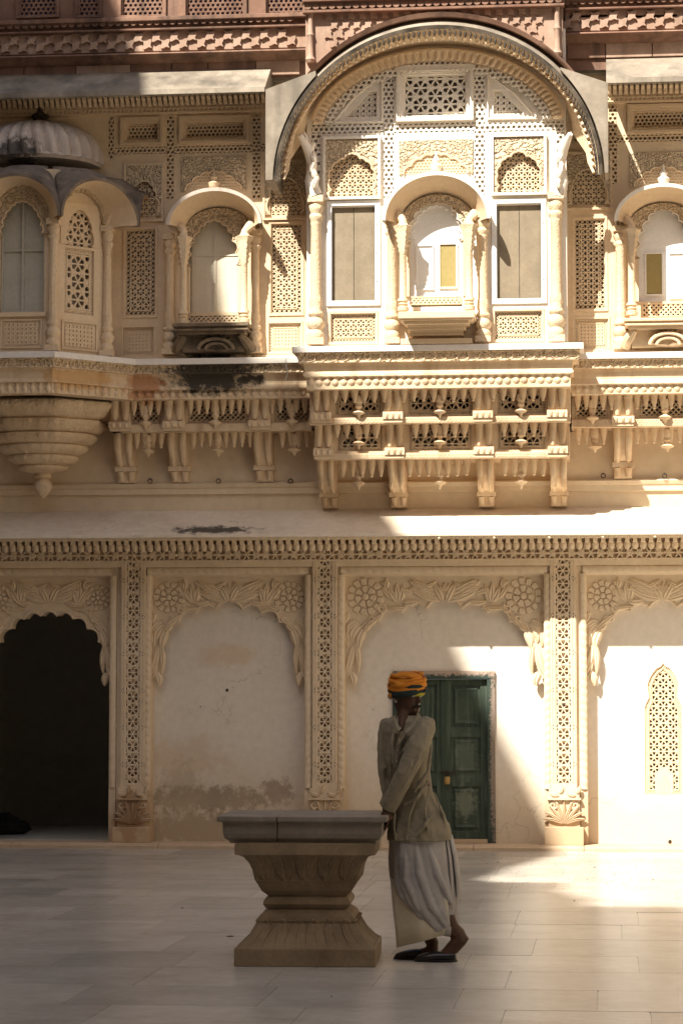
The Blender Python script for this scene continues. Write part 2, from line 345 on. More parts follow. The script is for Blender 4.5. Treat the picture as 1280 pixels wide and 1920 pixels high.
def leaf(mb, x, z, ang, l, w, y, h, curl=0.0, n=7, lobes=0):
    a = math.radians(ang); R = []; st_ = l/n; c = math.radians(curl)/n
    for i in range(n+1):
        t = i/n; ww = w*(math.sin(PI*min(1, t*0.86+0.10))**0.8)*(1-0.25*t); 
        if lobes: ww *= 1 - 0.28*abs(math.sin(PI*lobes*t))
        nx, nz = -math.sin(a), math.cos(a); hh = h*(0.55+0.6*math.sin(PI*t))
        R.append([(x+nx*ww*q, y - hh*g, z+nz*ww*q) for q, g in ((-1, -.25), (-.8, .55), (-.35, 1.0), (0, .62), (.35, 1.0), (.8, .55), (1, -.25))])
        x += math.cos(a)*st_; z += math.sin(a)*st_; a += c
    return mb.rings(R, closed=False)
def petal(mb, cx, cz, a0, a1, r0, r1, y, h):
    R = []; g = 0.035*(a1-a0)
    for i in range(8):
        t = i/7; r = r0+(r1-r0)*t; row = []
        for k in range(8):
            q = k/7; aa = a0+g+(a1-a0-2*g)*q; rr = r - (r1-r0)*0.22*t*(2*q-1)**2
            row.append((cx+rr*math.cos(aa), y-h*(min(1, 2.4*math.sin(PI*min(.98,max(.02,t)))))*(min(1, 2.6*math.sin(PI*min(.98,max(.02,q)))))+0.002, cz+rr*math.sin(aa)))
        R.append(row)
    return mb.rings(R, closed=False)
def rosette(mb, cx, cz, r, y, h):
    for i in range(13): petal(mb, cx, cz, 2*PI*i/13, 2*PI*(i+1)/13, r*.60, r, y, h)
    for i in range(7): petal(mb, cx, cz, .3+2*PI*i/7, .3+2*PI*(i+1)/7, r*.20, r*.60, y, h*1.1)
    mb.lathe(0, 0, [(r*.20, 0), (r*.17, h*.9), (r*.05, h*1.3)], 8); n = 24
    mb.v[-n:] = [(cx+p[0], y-p[2], cz+p[1]) for p in mb.v[-n:]]
    return mb
def scroll(mb, cx, cz, r, y, rad, turns=1.4, a0=0.0, sgn=1):
    pts = []; n = int(14*turns)
    for i in range(n+1):
        t = i/n; a = a0 + sgn*2*PI*turns*t; rr = r*(1-0.82*t); pts.append((cx+rr*math.cos(a), y, cz+rr*math.sin(a)))
    return mb.tube(pts, [rad*(1-0.3*i/n) for i in range(n+1)], 5)
def column(mb, x, y, z0, z1, r, seg=16):
    H = z1-z0; s = r
    mb.box(x-1.45*s, x+1.45*s, y-1.45*s, y+1.45*s, z0, z0+.045*H)
    pr = [(1.35*s, z0+.045*H), (1.5*s, z0+.07*H, .05), (1.2*s, z0+.09*H), (1.05*s, z0+.10*H), (1.45*s, z0+.125*H, .06), (1.5*s, z0+.15*H, .08), (1.15*s, z0+.175*H), (1.0*s, z0+.185*H),
          (1.35*s, z0+.20*H), (1.35*s, z0+.215*H), (.95*s, z0+.235*H), (1.1*s, z0+.27*H, .08), (.98*s, z0+.32*H, .08), (.9*s, z0+.34*H, .05), (.84*s, z0+.80*H, .05),
          (.98*s, z0+.815*H), (.9*s, z0+.83*H), (1.15*s, z0+.845*H, .1), (1.25*s, z0+.865*H, .1), (.95*s, z0+.88*H), (1.15*s, z0+.90*H, .07), (1.35*s, z0+.93*H, .07), (1.1*s, z0+.945*H), (1.2*s, z0+.955*H)]
    mb.lathe(x, y, pr, seg, 8)
    return mb.box(x-1.35*s, x+1.35*s, y-1.35*s, y+1.35*s, z0+.955*H, z1)
def colonette(mb, x, y, z0, z1, r, seg=12):
    H = z1-z0; s = r
    pr = [(1.5*s, z0), (1.5*s, z0+.04*H), (1.1*s, z0+.05*H), (1.4*s, z0+.075*H), (1.0*s, z0+.09*H), (1.4*s, z0+.11*H), (1.3*s, z0+.13*H, .1), (.95*s, z0+.15*H), (.9*s, z0+.66*H),
          (1.15*s, z0+.69*H, .1), (1.0*s, z0+.71*H), (1.4*s, z0+.75*H, .14), (1.2*s, z0+.77*H), (1.6*s, z0+.81*H, .14), (1.4*s, z0+.83*H), (1.85*s, z0+.87*H, .14), (1.6*s, z0+.89*H), (2.2*s, z0+.95*H, .1), (2.3*s, z0+.97*H, .12), (1.4*s, z0+.985*H), (.35*s, z0+1.05*H)]
    return mb.lathe(x, y, pr, seg, 6)
def bangla(cx, zin, rxi, ryi, yin, zout, rxo, ryo, yout, lip, n=28, drop=0.0, cxi=None):
    """curved eave: soffit from the wall arc to the outer arc, a thick lip, and the back of the roof. returns (soffit, lip, roof)"""
    so, li, ro = MB(), MB(), MB(); I, O, T, B, Fr = [], [], [], [], []
    cxi = cx if cxi is None else cxi
    for i in range(n+1):
        a = PI*i/n; c, s = math.cos(a), math.sin(a)
        dz = -drop*max(0.0, 1-s/0.25) if drop else 0
        I.append((cxi-rxi*c, yin, zin+ryi*s+dz)); O.append((cx-rxo*c, yout, zout+ryo*s+dz))
        k = lip
        Fr.append((cx-(rxo+k*.9)*c, yout-.004, zout+(ryo+k)*s+dz)); T.append((cx-(rxo+k)*c, yout+.05, zout+(ryo+k*1.15)*s+dz))
        B.append((cxi-(rxi*.4+rxo*.6+k)*c, yin, zin+(ryi+ (ryo-ryi)*.5 + .05+k)*s+dz))
    M_ = [tuple((p[k]*.45+q[k]*.55) if k != 2 else (p[2]*.45+q[2]*.55)+0.015*(1 if True else 0) for k in range(3)) for p, q in zip(I, O)]
    so.rings([I, M_, O], closed=False); li.rings([O, Fr, T], closed=False); ro.rings([T, B], closed=False)
    return so, li, ro
# ------------------------------------------------------------------ the setting: paving, the wings round the court
def structure(o): o['kind'] = 'structure'; return o
fl = MB(); fl.quad((-60,-80,-.004),(60,-80,-.004),(60,40,-.004),(-60,40,-.004))
floor = structure(obj('courtyard_floor', fl, 'marble_floor'))
slab_mesh = {}
yy = -0.42; row = 0
while yy > -15.5:
    d = random.choice((.72, .85, 1.0)); x = -3.9 - random.random()*.9 if yy > -6 else -2.2-random.random()*.9
    lim = 4.3 if yy > -6 else 3.9
    while x < lim:
        l = random.choice((.55, .68, .80, .95)); key = (l, d)
        if key not in slab_mesh:
            m_ = MB(); g = .0006; t = .010
            m_.v = [(g,-d+g,-.014),(l-g,-d+g,-.014),(l-g,-g,-.014),(g,-g,-.014),(g+.002,-d+g+.002,0),(l-g-.002,-d+g+.002,0),(l-g-.002,-g-.002,0),(g+.002,-g-.002,0)]
            m_.f = [(4,5,6,7),(0,1,5,4),(1,2,6,5),(2,3,7,6),(3,0,4,7)]
            slab_mesh[key] = make_mesh('paving_slab', m_, 'marble_floor')
        link('paving_slab', slab_mesh[key], floor, (x, yy, random.uniform(-.0004, .0004)), (random.uniform(-.0008,.0008), random.uniform(-.0008,.0008), 0))
        x += l
    yy -= d; row += 1
kb = MB()
xk = -6.4
kerb = None
kx = [-6.4, -4.6, -3.2, -1.75, -.05, 1.3, 2.35, 3.9, 5.6, 7.9]
kerb = thing('plinth_step', 'low pale stone step running along the foot of the arcaded wall', 'step')
for a, b in zip(kx, kx[1:]):
    m_ = MB(); m_.prism_yz([(-.40, -.01), (-.40, .028), (-.385, .036), (-.34, .036), (-.33, .05), (.0, .05), (.0, -.01)], a+.003, b-.003)
    obj('kerb_stone', m_, 'kerb_stone', kerb)
# wings of the court outside the picture: they shade the paving and throw warm light back
roof = [(3, 18.3), (-8.4, 18.15), (-9.5, 18.1), (-9.75, 17.95), (-9.95, 17.5), (-10.6, 17.8), (-11.1, 17.75), (-11.5, 18.6), (-12.1, 19.0), (-12.9, 19.25), (-13.8, 19.42), (-14.8, 19.65),
        (-16.1, 19.6), (-17.2, 18.85), (-18.3, 18.4), (-19.0, 18.8), (-19.8, 20.0), (-20.6, 19.9), (-21.8, 20.4), (-22.6, 20.5), (-23.6, 22.0), (-25, 22.4), (-31, 22.8)]  # unseen roofline, shaped so its shadow edge crosses facade and paving
def wing_windows(parent, face, spots):
    for a, z0, z1, h in spots:
        m_ = MB(); face(m_, a, z0, z1, h); obj('window', m_, 'dark_hall', parent)
lw = thing('palace_wing', 'tall tan palace wing closing the courtyard on the left, beyond the frame, roofline shaped for its shadow', 'building')
m_ = MB(); m_.prism_yz([(3, -.5)] + roof + [(-31, -.5)], -11.0, -6.5); obj('wall', m_, 'wing_stone', lw)
wing_windows(lw, lambda m, a, z0, z1, h: m.box(-6.52, -6.44, a-h, a+h, z0, z1), [(-4-3.2*i, 1+4.2*k, 3.4+4.2*k, .6) for i in range(7) for k in range(3)])
rw = thing('palace_wing', 'sunlit tan palace wing closing the courtyard on the right, beyond the frame', 'building')
m_ = MB(); m_.prism_yz([(3, -.5), (3, 12), (-12, 12), (-12, 13.5), (-31, 13.5), (-31, -.5)], 8.5, 13); obj('wall', m_, 'wing_stone', rw)
wing_windows(rw, lambda m, a, z0, z1, h: m.box(8.44, 8.52, a-h, a+h, z0, z1), [(-4-3.2*i, 1+4.2*k, 3.4+4.2*k, .6) for i in range(7) for k in range(2)])
bw = thing('palace_wing', 'unseen palace wing behind the viewer, stone darkened to cut bounced light', 'building')
m_ = MB(); m_.box(-11, 13, -36, -31.2, -.5, 20.5); obj('wall', m_, 'rear_stone_darkened', bw)
wing_windows(bw, lambda m, a, z0, z1, h: m.box(a-h, a+h, -31.22, -31.12, z0, z1), [(-5+3.2*i, 1+4.2*k, 3.4+4.2*k, .6) for i in range(5) for k in range(4)])
# ------------------------------------------------------------------ the palace
palace = thing('palace', 'carved cream sandstone palace front with arcade, balconies and lattice screens', 'palace')
XL, XR = -6.45, 8.4
# ---- lower arcade
OF = 0.20                                             # front of pilasters and frame
z_fr_t, z_fr_b = PZ(1052, OF), PZ(1062, OF)
z_rope_b = PZ(1077, OF); z_sp = PZ(1084, .10); z_kerb = .05
BAYS = [(-25, 209, 92, 'open'), (286, 573, 430, 'blank'), (647, 1019, 835, 'door'), (1099, 1385, 1241, 'jali')]
arch_op = (PX(-23, 0, 1300), PX(209, 0, 1300), z_kerb, PZ(1120))
door_op = (PX(736, 0, 1400), PX(928, 0, 1400), z_kerb+.004, PZ(1258, 0, 830))
jal_op = (PX(1208, 0, 1400), PX(1279, 0, 1400), PZ(1491, 0, 1243), PZ(1243, 0, 1243))
lower = MB(); wall(lower, XL, XR, -.05, PZ(960), 0.0, [arch_op, door_op, jal_op], 0.16)
lower = obj('arcade_wall', lower, 'lower_plaster', palace)
hall = MB()                                          # the unlit hall behind the open arch
hx0, hx1, hz, hd = -5.2, PX(330, 0, 1300), 3.0, 3.2
hall.quad((hx0,.16,0.045),(hx1,.16,0.045),(hx1,hd,0.045),(hx0,hd,0.045)); hall.quad((hx0,.16,hz),(hx0,hd,hz),(hx1,hd,hz),(hx1,.16,hz))
hall.quad((hx0,hd,0),(hx1,hd,0),(hx1,hd,hz),(hx0,hd,hz)); hall.quad((hx0,.16,0),(hx0,hd,0),(hx0,hd,hz),(hx0,.16,hz)); hall.quad((hx1,.16,0),(hx1,.16,hz),(hx1,hd,hz),(hx1,hd,0))
hall.quad((hx0,.165,0),(arch_op[0],.165,0),(arch_op[0],.165,hz),(hx0,.165,hz)); hall.quad((arch_op[1],.165,0),(hx1,.165,0),(hx1,.165,hz),(arch_op[1],.165,hz)); hall.quad((arch_op[0],.165,arch_op[3]),(arch_op[1],.165,arch_op[3]),(arch_op[1],.165,hz),(arch_op[0],.165,hz))
obj('hall', hall, 'dark_hall', palace, label='dark empty hall seen through the open cusped arch')
jb = MB(); jb.box(jal_op[0]-.2, jal_op[1]+.2, .17, 1.4, jal_op[2]-.2, jal_op[3]+.2); obj('niche_room', jb, 'room_plaster', palace)
ROS = {}
for x0, x1, xc, kind in BAYS:
    X0, X1, XC = PX(x0, .10, 1150), PX(x1, .10, 1150), (PX(x0, .10, 1150)+PX(x1, .10, 1150))/2
    hw = (X1-X0)/2; s = S(.1); zb = PZ(1272, .10)
    if kind == 'open': arch = arch_pts(XC, hw, PZ(1274, .1), PZ(1139, .1), HALF9, 7, .30, FOOT9)
    else: arch = arch_pts(XC, hw, zb, PZ(1124, .1), HALF5, 8, .33, FOOT5)
    sp = MB(); spandrel(sp, X0-.004, X1+.004, z_sp+.03, arch, -.085, .0 if kind != 'open' else .14)
    part = obj('arch_spandrel', sp, 'lower_carved', palace)
    eb = MB(); edge_bead(eb, arch, -.088, .014); obj('cusp_edge', eb, 'lower_carved', part, True)
    q = hw/(186*s)                                   # narrower bays squeeze the carving
    for sg in (-1, 1):
        rk = round(q, 2)
        m_ = MB(); rosette(m_, 0, 0, 36*s*min(1, q*1.08), 0, .020); 
        link('rosette', make_mesh('rosette', m_, 'lower_carved', 50), part, (XC+sg*(hw-38*s*min(1,q*1.05)), -.086, z_sp-35*s))
        def lf(dx, dy, ang, l, w_, curl=0, lobes=0, h=.024):
            m_ = MB(); leaf(m_, 0, 0, ang if sg < 0 else 180-ang, l*s, w_*1.15*s, 0, h, curl if sg < 0 else -curl, 8, lobes)
            link('carved_leaf', make_mesh('carved_leaf', m_, 'lower_carved', 50), part, (XC+sg*(-dx)*s*q, -.086, z_sp-dy*s))
        for a in ((-8, 42, 172, 62, 8, -30), (-10, 36, 160, 66, 8, -18), (-12, 30, 152, 58, 8, 0), (-20, 26, 168, 44, 6, 30), (-4, 44, 110, 38, 9, 20),
                  (-88, 46, 128, 34, 8, -20), (-86, 46, 100, 36, 8, -10), (-84, 46, 74, 34, 8, 10), (-96, 40, 150, 34, 6, -50),
                  (-158, 88, 215, 40, 9, 70), (-150, 96, 235, 42, 9, 45), (-162, 82, 190, 32, 8, 90), (-172, 128, 262, 60, 8, -16), (-165, 126, 280, 56, 6, -20), (-176, 178, 300, 26, 8, -40),
                  (-70, 56, 186, 52, 5, -12), (-118, 70, 214, 52, 6, 14), (-60, 30, 150, 30, 7, 60), (-66, 22, 20, 26, 6, -60), (-112, 22, 60, 22, 6, 60), (-40, 18, 10, 28, 5, 40), (-48, 44, 200, 34, 7, -50), (-180, 66, 250, 30, 6, -30), (-104, 16, 150, 18, 5, 0), (-182, 100, 262, 30, 6, 20), (-140, 84, 250, 24, 6, -60)): lf(*a)
        m_ = MB(); scroll(m_, 0, 0, 9*s, 0, 3.4*s, 1.5, 2.0, sg); link('scroll', make_mesh('scroll', m_, 'lower_carved', True), part, (XC+sg*118*s*q, -.094, z_sp-58*s))
        m_ = MB(); scroll(m_, 0, 0, 7*s, 0, 2.8*s, 1.4, 4.0, -sg); link('scroll', make_mesh('scroll', m_, 'lower_carved', True), part, (XC+sg*138*s*q, -.094, z_sp-78*s))
    m_ = MB()
    for i in range(7): leaf(m_, 0, 0, 30+i*20, 26*s, 5*s, 0, .02, (i-3)*8, 6)
    link('palmette', make_mesh('palmette', m_, 'lower_carved', 50), part, (XC, -.087, z_sp-34*s))
    # mouldings round the bay: fillet, rope, inner cove
    fm = MB(); ro_ = 13*s
    fm.box(X0-2.2*ro_, X1+2.2*ro_, -OF, -.0, z_fr_b, z_fr_t+.002); fm.box(X0-1.6*ro_, X1+1.6*ro_, -.158, -.0, z_rope_b+.003, z_fr_b)
    fm.prism_yz([(-.17, z_rope_b+.002), (-.10, z_sp+.016), (0, z_sp+.016), (0, z_rope_b+.002)], X0-.002, X1+.002)
    obj('frame_moulding', fm, 'lower_carved', part)
    rm = MB(); rope(rm, (X0-ro_*.5, (z_fr_b+z_rope_b)/2), (X1+ro_*.5, (z_fr_b+z_rope_b)/2), z_fr_b-z_rope_b, -.172, .022, 16*s); obj('rope_moulding', rm, 'lower_carved', part, 60)
    for sg, xe in ((-1, X0), (1, X1)):
        rm = MB(); xc_ = xe + sg*ro_*.5
        rope(rm, (xc_, PZ(1478, OF)), (xc_, z_rope_b), ro_, -.172, .022, 15*s, sg); rm.box(xe-.001 if sg > 0 else xe-ro_, xe+ro_ if sg > 0 else xe+.001, -.172, -.0, z_kerb, z_rope_b+.002)
        obj('rope_moulding', rm, 'lower_carved', part, 60)
# pilasters
for (a, b) in ((-62, -38), (237.5, 262), (596, 621.5), (1042, 1068.5), (1428, 1455)):
    s = S(OF); xa, xb = PX(a, OF, 1250), PX(b, OF, 1250); f0, f1 = xa-11*s, xb+11*s
    zt = z_fr_t+.0; zb = PZ(1468, OF, (a+b)/2); zp = PZ(1478, OF, (a+b)/2); zq = PZ(1551, .26, (a+b)/2)
    m_ = MB(); m_.box(f0-9*s, f0, -.16, 0, z_kerb, zt); m_.box(f1, f1+9*s, -.16, 0, z_kerb, zt); m_.box(f0, xa, -OF-.004, 0, zb, zt); m_.box(xb, f1, -OF-.004, 0, zb, zt); m_.box(xa, xb, -OF+.045, 0, zb, zt); m_.box(f0, f1, -OF-.006, 0, zp, zb)
    for q in (f0+2*s, xa-4*s, xb+2*s, f1-4*s): m_.box(q, q+2*s, -OF-.010, -OF, zb+.002, zt-.002)
    pil = obj('pilaster', m_, 'lower_carved', palace)
    jm = MB(); jali(jm, [(xa, zb), (xb, zb), (xb, zt), (xa, zt)], -OF-.002, 13.5*s, 2.0*s, .045, 'star')
    rr = 13.5*s*.866
    k = 0; zz = zb + 8*s
    while zz < zt-6*s:
        jm.lathe(0, 0, [(5.0*s, 0), (3.5*s, .014), (.5*s, .018)], 8); n_ = 24
        jm.v[-n_:] = [((xa+xb)/2+p[0], -OF+.030-p[2], zz+p[1]) for p in jm.v[-n_:]]; zz += 2*rr
    obj('lattice_strip', jm, 'lower_carved', pil)
    for kk in range(6):                              # dark squares standing in for shade in the four-dot drilled holes
        for xq in (xa-6*s, xb+6*s):
            zd = zb + (.5+kk)*(zt-zb)/6; dm = MB()
            for ux, uz in ((0,3),(0,-3),(3,0),(-3,0)): dm.box(xq+ux*s-1.1*s, xq+ux*s+1.1*s, -OF-.0055, -OF-.003, zd+uz*s-1.1*s, zd+uz*s+1.1*s)
            obj('drilled_hole_dark', dm, 'weathered', pil)
    m_ = MB(); w0, w1 = f0-7*s, f1+7*s; zc = PZ(1500, .24, (a+b)/2)
    m_.box(w0+3*s, w1-3*s, -.215, 0, zc+4*s, zp); m_.box(w0, w1, -.235, 0, zc, zc+4*s); m_.box(w0+2*s, w1-2*s, -.20, 0, zq, zc)
    base = obj('pedestal', m_, 'lower_carved', pil)
    for i in range(9):
        lm = MB(); t = (i-4)/4.0
        leaf(lm, 0, 0, 90-t*62, (44-6*abs(t))*s, 4.6*s, 0, .03, -t*35, 8); link('carved_leaf', make_mesh('carved_leaf', lm, 'lower_carved', 50), pil, ((w0+w1)/2+t*3*s, -.203, zq+6*s))
    for t in (-1, 1):
        lm = MB(); scroll(lm, 0, 0, 9*s, 0, 3*s, 1.4, PI/2, t); link('scroll', make_mesh('scroll', lm, 'lower_carved', True), pil, ((w0+w1)/2+t*20*s, -.206, zc-10*s))
    lm = MB()
    for i in range(4): leaf(lm, w0+6*s+i*16*s, (zp+zc)/2+2*s, 40 if i % 2 else -40, 16*s, 5*s, -.217, .016, 60, 6)
    obj('carved_band', lm, 'lower_carved', pil, 50)
    m_ = MB(); m_.box(w0-5*s, w1+5*s, -.275, 0, z_kerb, zq); obj('plinth', m_, 'lower_carved', pil, bevel=.006)
# door
dx0, dx1, dz0, dz1 = door_op; s = S()
m_ = MB(); fw = 15*s
m_.box(dx0, dx0+fw, -.03, .12, dz0, dz1-fw); m_.box(dx1-fw, dx1, -.03, .12, dz0, dz1-fw); m_.box(dx0, dx1, -.035, .12, dz1-fw, dz1)
door = obj('door', m_, 'flaked_paint', palace, bevel=.004, label='weathered green wooden double door in its frame')
m_ = MB(); m_.box(dx0+fw, dx1-fw, -.02, .12, dz0, dz0+.035); obj('threshold', m_, 'kerb_stone', door)
xm = PX(831, 0, 1400)
for lx0, lx1 in ((dx0+fw, xm-.002), (xm+.002, dx1-fw)):
    zt_, zb_ = dz1-fw-.004, dz0+.037; H = zt_-zb_
    m_ = MB(); m_.box(lx0, lx1, .045, .09, zb_, zt_)
    lf_ = obj('door_leaf', m_, 'green_worn', door); stile = 13*s
    rails = [zb_, zb_+13*s, zb_+97*s, zb_+119*s, zb_+189*s, zb_+207*s, zt_-10*s, zt_]
    m_ = MB(); m_.box(lx0, lx0+stile, .02, .045, zb_, zt_); m_.box(lx1-stile, lx1, .02, .045, zb_, zt_)
    for i in range(0, 8, 2): m_.box(lx0+stile, lx1-stile, .022, .045, rails[i], rails[i+1])
    obj('leaf_frame', m_, 'green_worn', door, bevel=.003)
    for i in range(1, 7, 2):
        a0, a1, c0, c1 = lx0+stile+4*s, lx1-stile-4*s, rails[i]+4*s, rails[i+1]-4*s; i2 = 9*s
        m_ = MB(); m_.v = [(a0,.044,c0),(a1,.044,c0),(a1,.044,c1),(a0,.044,c1),(a0+i2*.5,.028,c0+i2*.5),(a1-i2*.5,.028,c0+i2*.5),(a1-i2*.5,.028,c1-i2*.5),(a0+i2*.5,.028,c1-i2*.5),
                 (a0+i2,.036,c0+i2),(a1-i2,.036,c0+i2),(a1-i2,.036,c1-i2),(a0+i2,.036,c1-i2)]
        m_.f = [(0,1,5,4),(1,2,6,5),(2,3,7,6),(3,0,4,7),(4,5,9,8),(5,6,10,9),(6,7,11,10),(7,4,8,11),(8,9,10,11)]
        obj('door_panel', m_, 'green_worn', door)
m_ = MB(); m_.box(xm-5*s, xm+5*s, .008, .022, dz0+.037, dz1-fw-.004); obj('astragal', m_, 'green_paint', door, bevel=.003)
hx, hz_ = P(838, 1448); m_ = MB(); m_.box(hx-14*s, hx+16*s, -.002, .012, hz_-2*s, hz_+2*s); m_.tube([(hx, -.012, hz_+3*s), (hx, -.012, hz_-6*s)], .006, 6); obj('hasp', m_, 'iron', door)
pl = thing('padlock', 'small brass padlock hanging on the green double door', 'padlock', (hx, -.02, hz_-14*s))
m_ = MB(); m_.lathe(0, 0, [(4.6*s, -8*s), (5.4*s, -5*s), (5.4*s, 4*s), (4*s, 6*s)], 10); m_.map(lambda x, y, z: (x, y*.55, z)); obj('lock_body', m_, 'brass', pl, True)
m_ = MB(); m_.tube([(3*s*math.cos(a*PI/8), 0, 5*s+ (6*s)*math.sin(a*PI/8)) for a in range(9)], 1.0*s, 6); obj('shackle', m_, 'iron', pl, True)
# lattice window in the right bay
jx0, jx1, jz0, jz1 = jal_op; jc = (jx0+jx1)/2; hw = (jx1-jx0)/2; H = jz1-jz0
shape = [(jx0, jz0), (jx1, jz0), (jx1, jz0+.66*H), (jx1-.10*hw, jz0+.70*H), (jx1-.24*hw, jz0+.735*H), (jx1-.20*hw, jz0+.79*H), (jx1-.16*hw, jz0+.83*H), (jx1-.24*hw, jz0+.87*H), (jc+.58*hw, jz0+.92*H), (jc+.34*hw, jz0+.96*H), (jc+.12*hw, jz0+.975*H), (jc, jz1-.002)]
shape += [(2*jc-x, z) for x, z in reversed(shape[2:-1])]
m_ = MB(); pre = [(jx0-.001, jz0), (jx0-.001, jz1), (jc, jz1)] 
lhalf = [p for p in shape if p[0] <= jc+1e-6 and p[1] > jz0+.1]; lhalf.sort(key=lambda p: p[1])
for sg in (1, -1):
    pts = [(jc-(jc-x)*1, z) if sg == 1 else (2*jc-x, z) for x, z in lhalf]
    e = jx0-.003 if sg == 1 else jx1+.003
    m_.prism(pts + [(e, jz1+.003), (e, pts[0][1])], -.003, .10)
win = obj('lattice_window', m_, 'lower_plaster', palace)
m_ = MB(); ins = 9*s; shp2 = [(jc+(x-jc)*.78, jz0+ins+(z-jz0-ins)*.965 if z > jz0+ins else jz0+ins) for x, z in shape]
jali(m_, shp2, .012, 12*s, 2.3*s, .03, 'star'); obj('lattice', m_, 'cream_stone', win)
m_ = MB(); ring = shape; inn = shp2
for i in range(len(ring)):
    j = (i+1) % len(ring); quadp = [ring[i], ring[j], inn[j], inn[i]]
    jali(m_, quadp, .012, 5.2*s, 2.2*s, .03, 'diag', origin=(jc, jz0))
    for A, B in ((ring[i], ring[j]), (inn[i], inn[j])):
        m_.tube([(A[0], .012, A[1]), (B[0], .012, B[1])], 1.6*s, 4)
obj('lattice_border', m_, 'cream_stone', win)
m_ = MB(); a_ = arch_pts(jc, 13*s, jz0+ins*.3, jz0+44*s, HALFW, 4, .3); m_.prism([(jc-17*s, jz0), (jc-17*s, jz0+40*s), (jc, jz0+52*s), (jc+17*s, jz0+40*s), (jc+17*s, jz0)], .004, .03)
obj('mini_arch', m_, 'cream_stone', win); m_ = MB(); jali(m_, [(jc-9*s, jz0+2*s), (jc+9*s, jz0+2*s), (jc+9*s, jz0+28*s), (jc, jz0+38*s), (jc-9*s, jz0+28*s)], .0, 5*s, 1.5*s, .004, 'diag'); obj('lattice', m_, 'lower_carved', win)
# frieze under the eave: little brackets and a lattice band
z_e = PZ(1003, .8); zj1, zj0 = PZ(1031, .24), PZ(1051, .22); zd1, zd0 = PZ(1012, .3), PZ(1031, .3)
m_ = MB(); m_.box(XL, XR, -.17, 0, zj0-.004, PZ(960)); m_.box(XL, XR, -.215, -.17, zj0-.008, zj0+.012); m_.box(XL, XR, -.32, -.17, zd1, zd1+.03)
fr = obj('frieze', m_, 'lower_carved', palace)
m_ = MB(); jali(m_, [(-4.6, zj0+.01), (5.0, zj0+.01), (5.0, zj1+.01), (-4.6, zj1+.01)], -.212, 18*S(.2), 2.6*S(.2), .045, 'star'); obj('lattice_band', m_, 'lower_carved', fr)
bm = MB(); q = 14.8*S(.3)
bm.prism_yz([(0, .002), (-.14, .002), (-.135, -.03), (-.10, -.055), (-.085, -.09), (-.05, -.10), (0, -.105)], -q*.27, q*.27); bm.lathe(0, -.085, [(q*.16, -.104), (q*.40, -.085), (q*.485, -.055), (q*.42, -.034), (q*.26, -.026)], 10)
bmesh_ = make_mesh('bracket', bm, 'lower_carved', 45)
x = PX(-60, .3); 
while x < PX(1345, .3): link('bracket', bmesh_, fr, (x, -.17, zd1)); x += q
rb = MB(); rope(rb, (PX(-60,.3), zd1+.02), (PX(1345,.3), zd1+.02), .03, -.32, .014, .03); obj('bead_moulding', rb, 'lower_carved', fr, 60)
# sloping eave over the arcade
z1 = PZ(957, .16); m_ = MB()
m_.sweep([(XL, 0), (XR, 0)], [(.10, z1+.02), (.16, z1), (.80, z_e+.012), (.80, z_e-.012), (.77, z_e-.02), (.30, zd1+.03), (.0, zd1+.03)])
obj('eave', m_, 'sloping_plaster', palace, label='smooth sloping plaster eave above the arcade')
for i, px in enumerate((822, 925, 1028, 1128, 1225, 1330, 720, 615)):
    m_ = MB(); x_ = PX(px, .8); m_.lathe(x_, -.79, [(.004, z_e-.05), (.014, z_e-.035), (.004, z_e-.02), (.02, z_e-.012)], 6); obj('eave_drop', m_, 'lower_carved', palace)
# ------------------------------------------------------------------ upper storeys
OW, OB = 0.55, 1.0                                   # side walls and centre bay, metres out from the arcade wall
def R4(x0, x1, y0, y1, o): 
    xm, ym = (x0+x1)/2, (y0+y1)/2
    return (PX(x0, o, ym), PX(x1, o, ym), PZ(y1, o, xm), PZ(y0, o, xm))
def rect(a, b, c, d): return [(a, c), (b, c), (b, d), (a, d)]
def lattice_panel(parent, r, y, cell, bar, kind, border=0.0, mat_='cream_stone', name='lattice_panel', poly=None, bcell=None, origin=None):
    a, b, c, d = r; m_ = MB()
    if border:
        jali(m_, rect(a+border, b-border, c+border, d-border), y, cell, bar, .028, kind)
        bc = bcell or border*.9
        for q in ((a, b, d-border, d), (a, b, c, c+border), (a, a+border, c+border, d-border), (b-border, b, c+border, d-border)): jali(m_, rect(*q), y+.002, bc, bar*.9, .026, 'diag')
        frame(m_, a+border-bar*.4, b-border+bar*.4, c+border-bar*.4, d-border+bar*.4, bar*.8, y-.003, y+.028)
    else: jali(m_, poly or rect(a, b, c, d), y, cell, bar, .028, kind, origin=origin)
    frame(m_, a, b, c, d, bar*.8, y-.004, y+.028) if not poly else None
    return obj(name, m_, mat_, parent)
s5, s10 = S(.55), S(1.0)
# ---- plain wall behind the brackets, with its string moulding
ztop = PZ(735, .12); zm = PZ(906, .16)
m_ = MB(); m_.box(XL, XR, -.12, 0, z1-.02, PZ(808, .5, 480)-.004); m_.box(XL, PX(42, 1.32, 500)+.80, -.12, 0, PZ(808, .5, 480)-.004, PZ(670, .8, 480)); obj('bracket_wall', m_, 'plaster', palace)
def hollow(mb, x0, x1, y0, y1, z0, z1_):                # unlit hollow behind the balcony lattices, open to the front
    mb.quad((x0,y0,z0),(x1,y0,z0),(x1,y1,z0),(x0,y1,z0)); mb.quad((x0,y0,z1_),(x0,y1,z1_),(x1,y1,z1_),(x1,y0,z1_)); mb.quad((x0,y1,z0),(x1,y1,z0),(x1,y1,z1_),(x0,y1,z1_))
    mb.quad((x0,y0,z0),(x0,y1,z0),(x0,y1,z1_),(x0,y0,z1_)); mb.quad((x1,y0,z0),(x1,y0,z1_),(x1,y1,z1_),(x1,y1,z0)); return mb
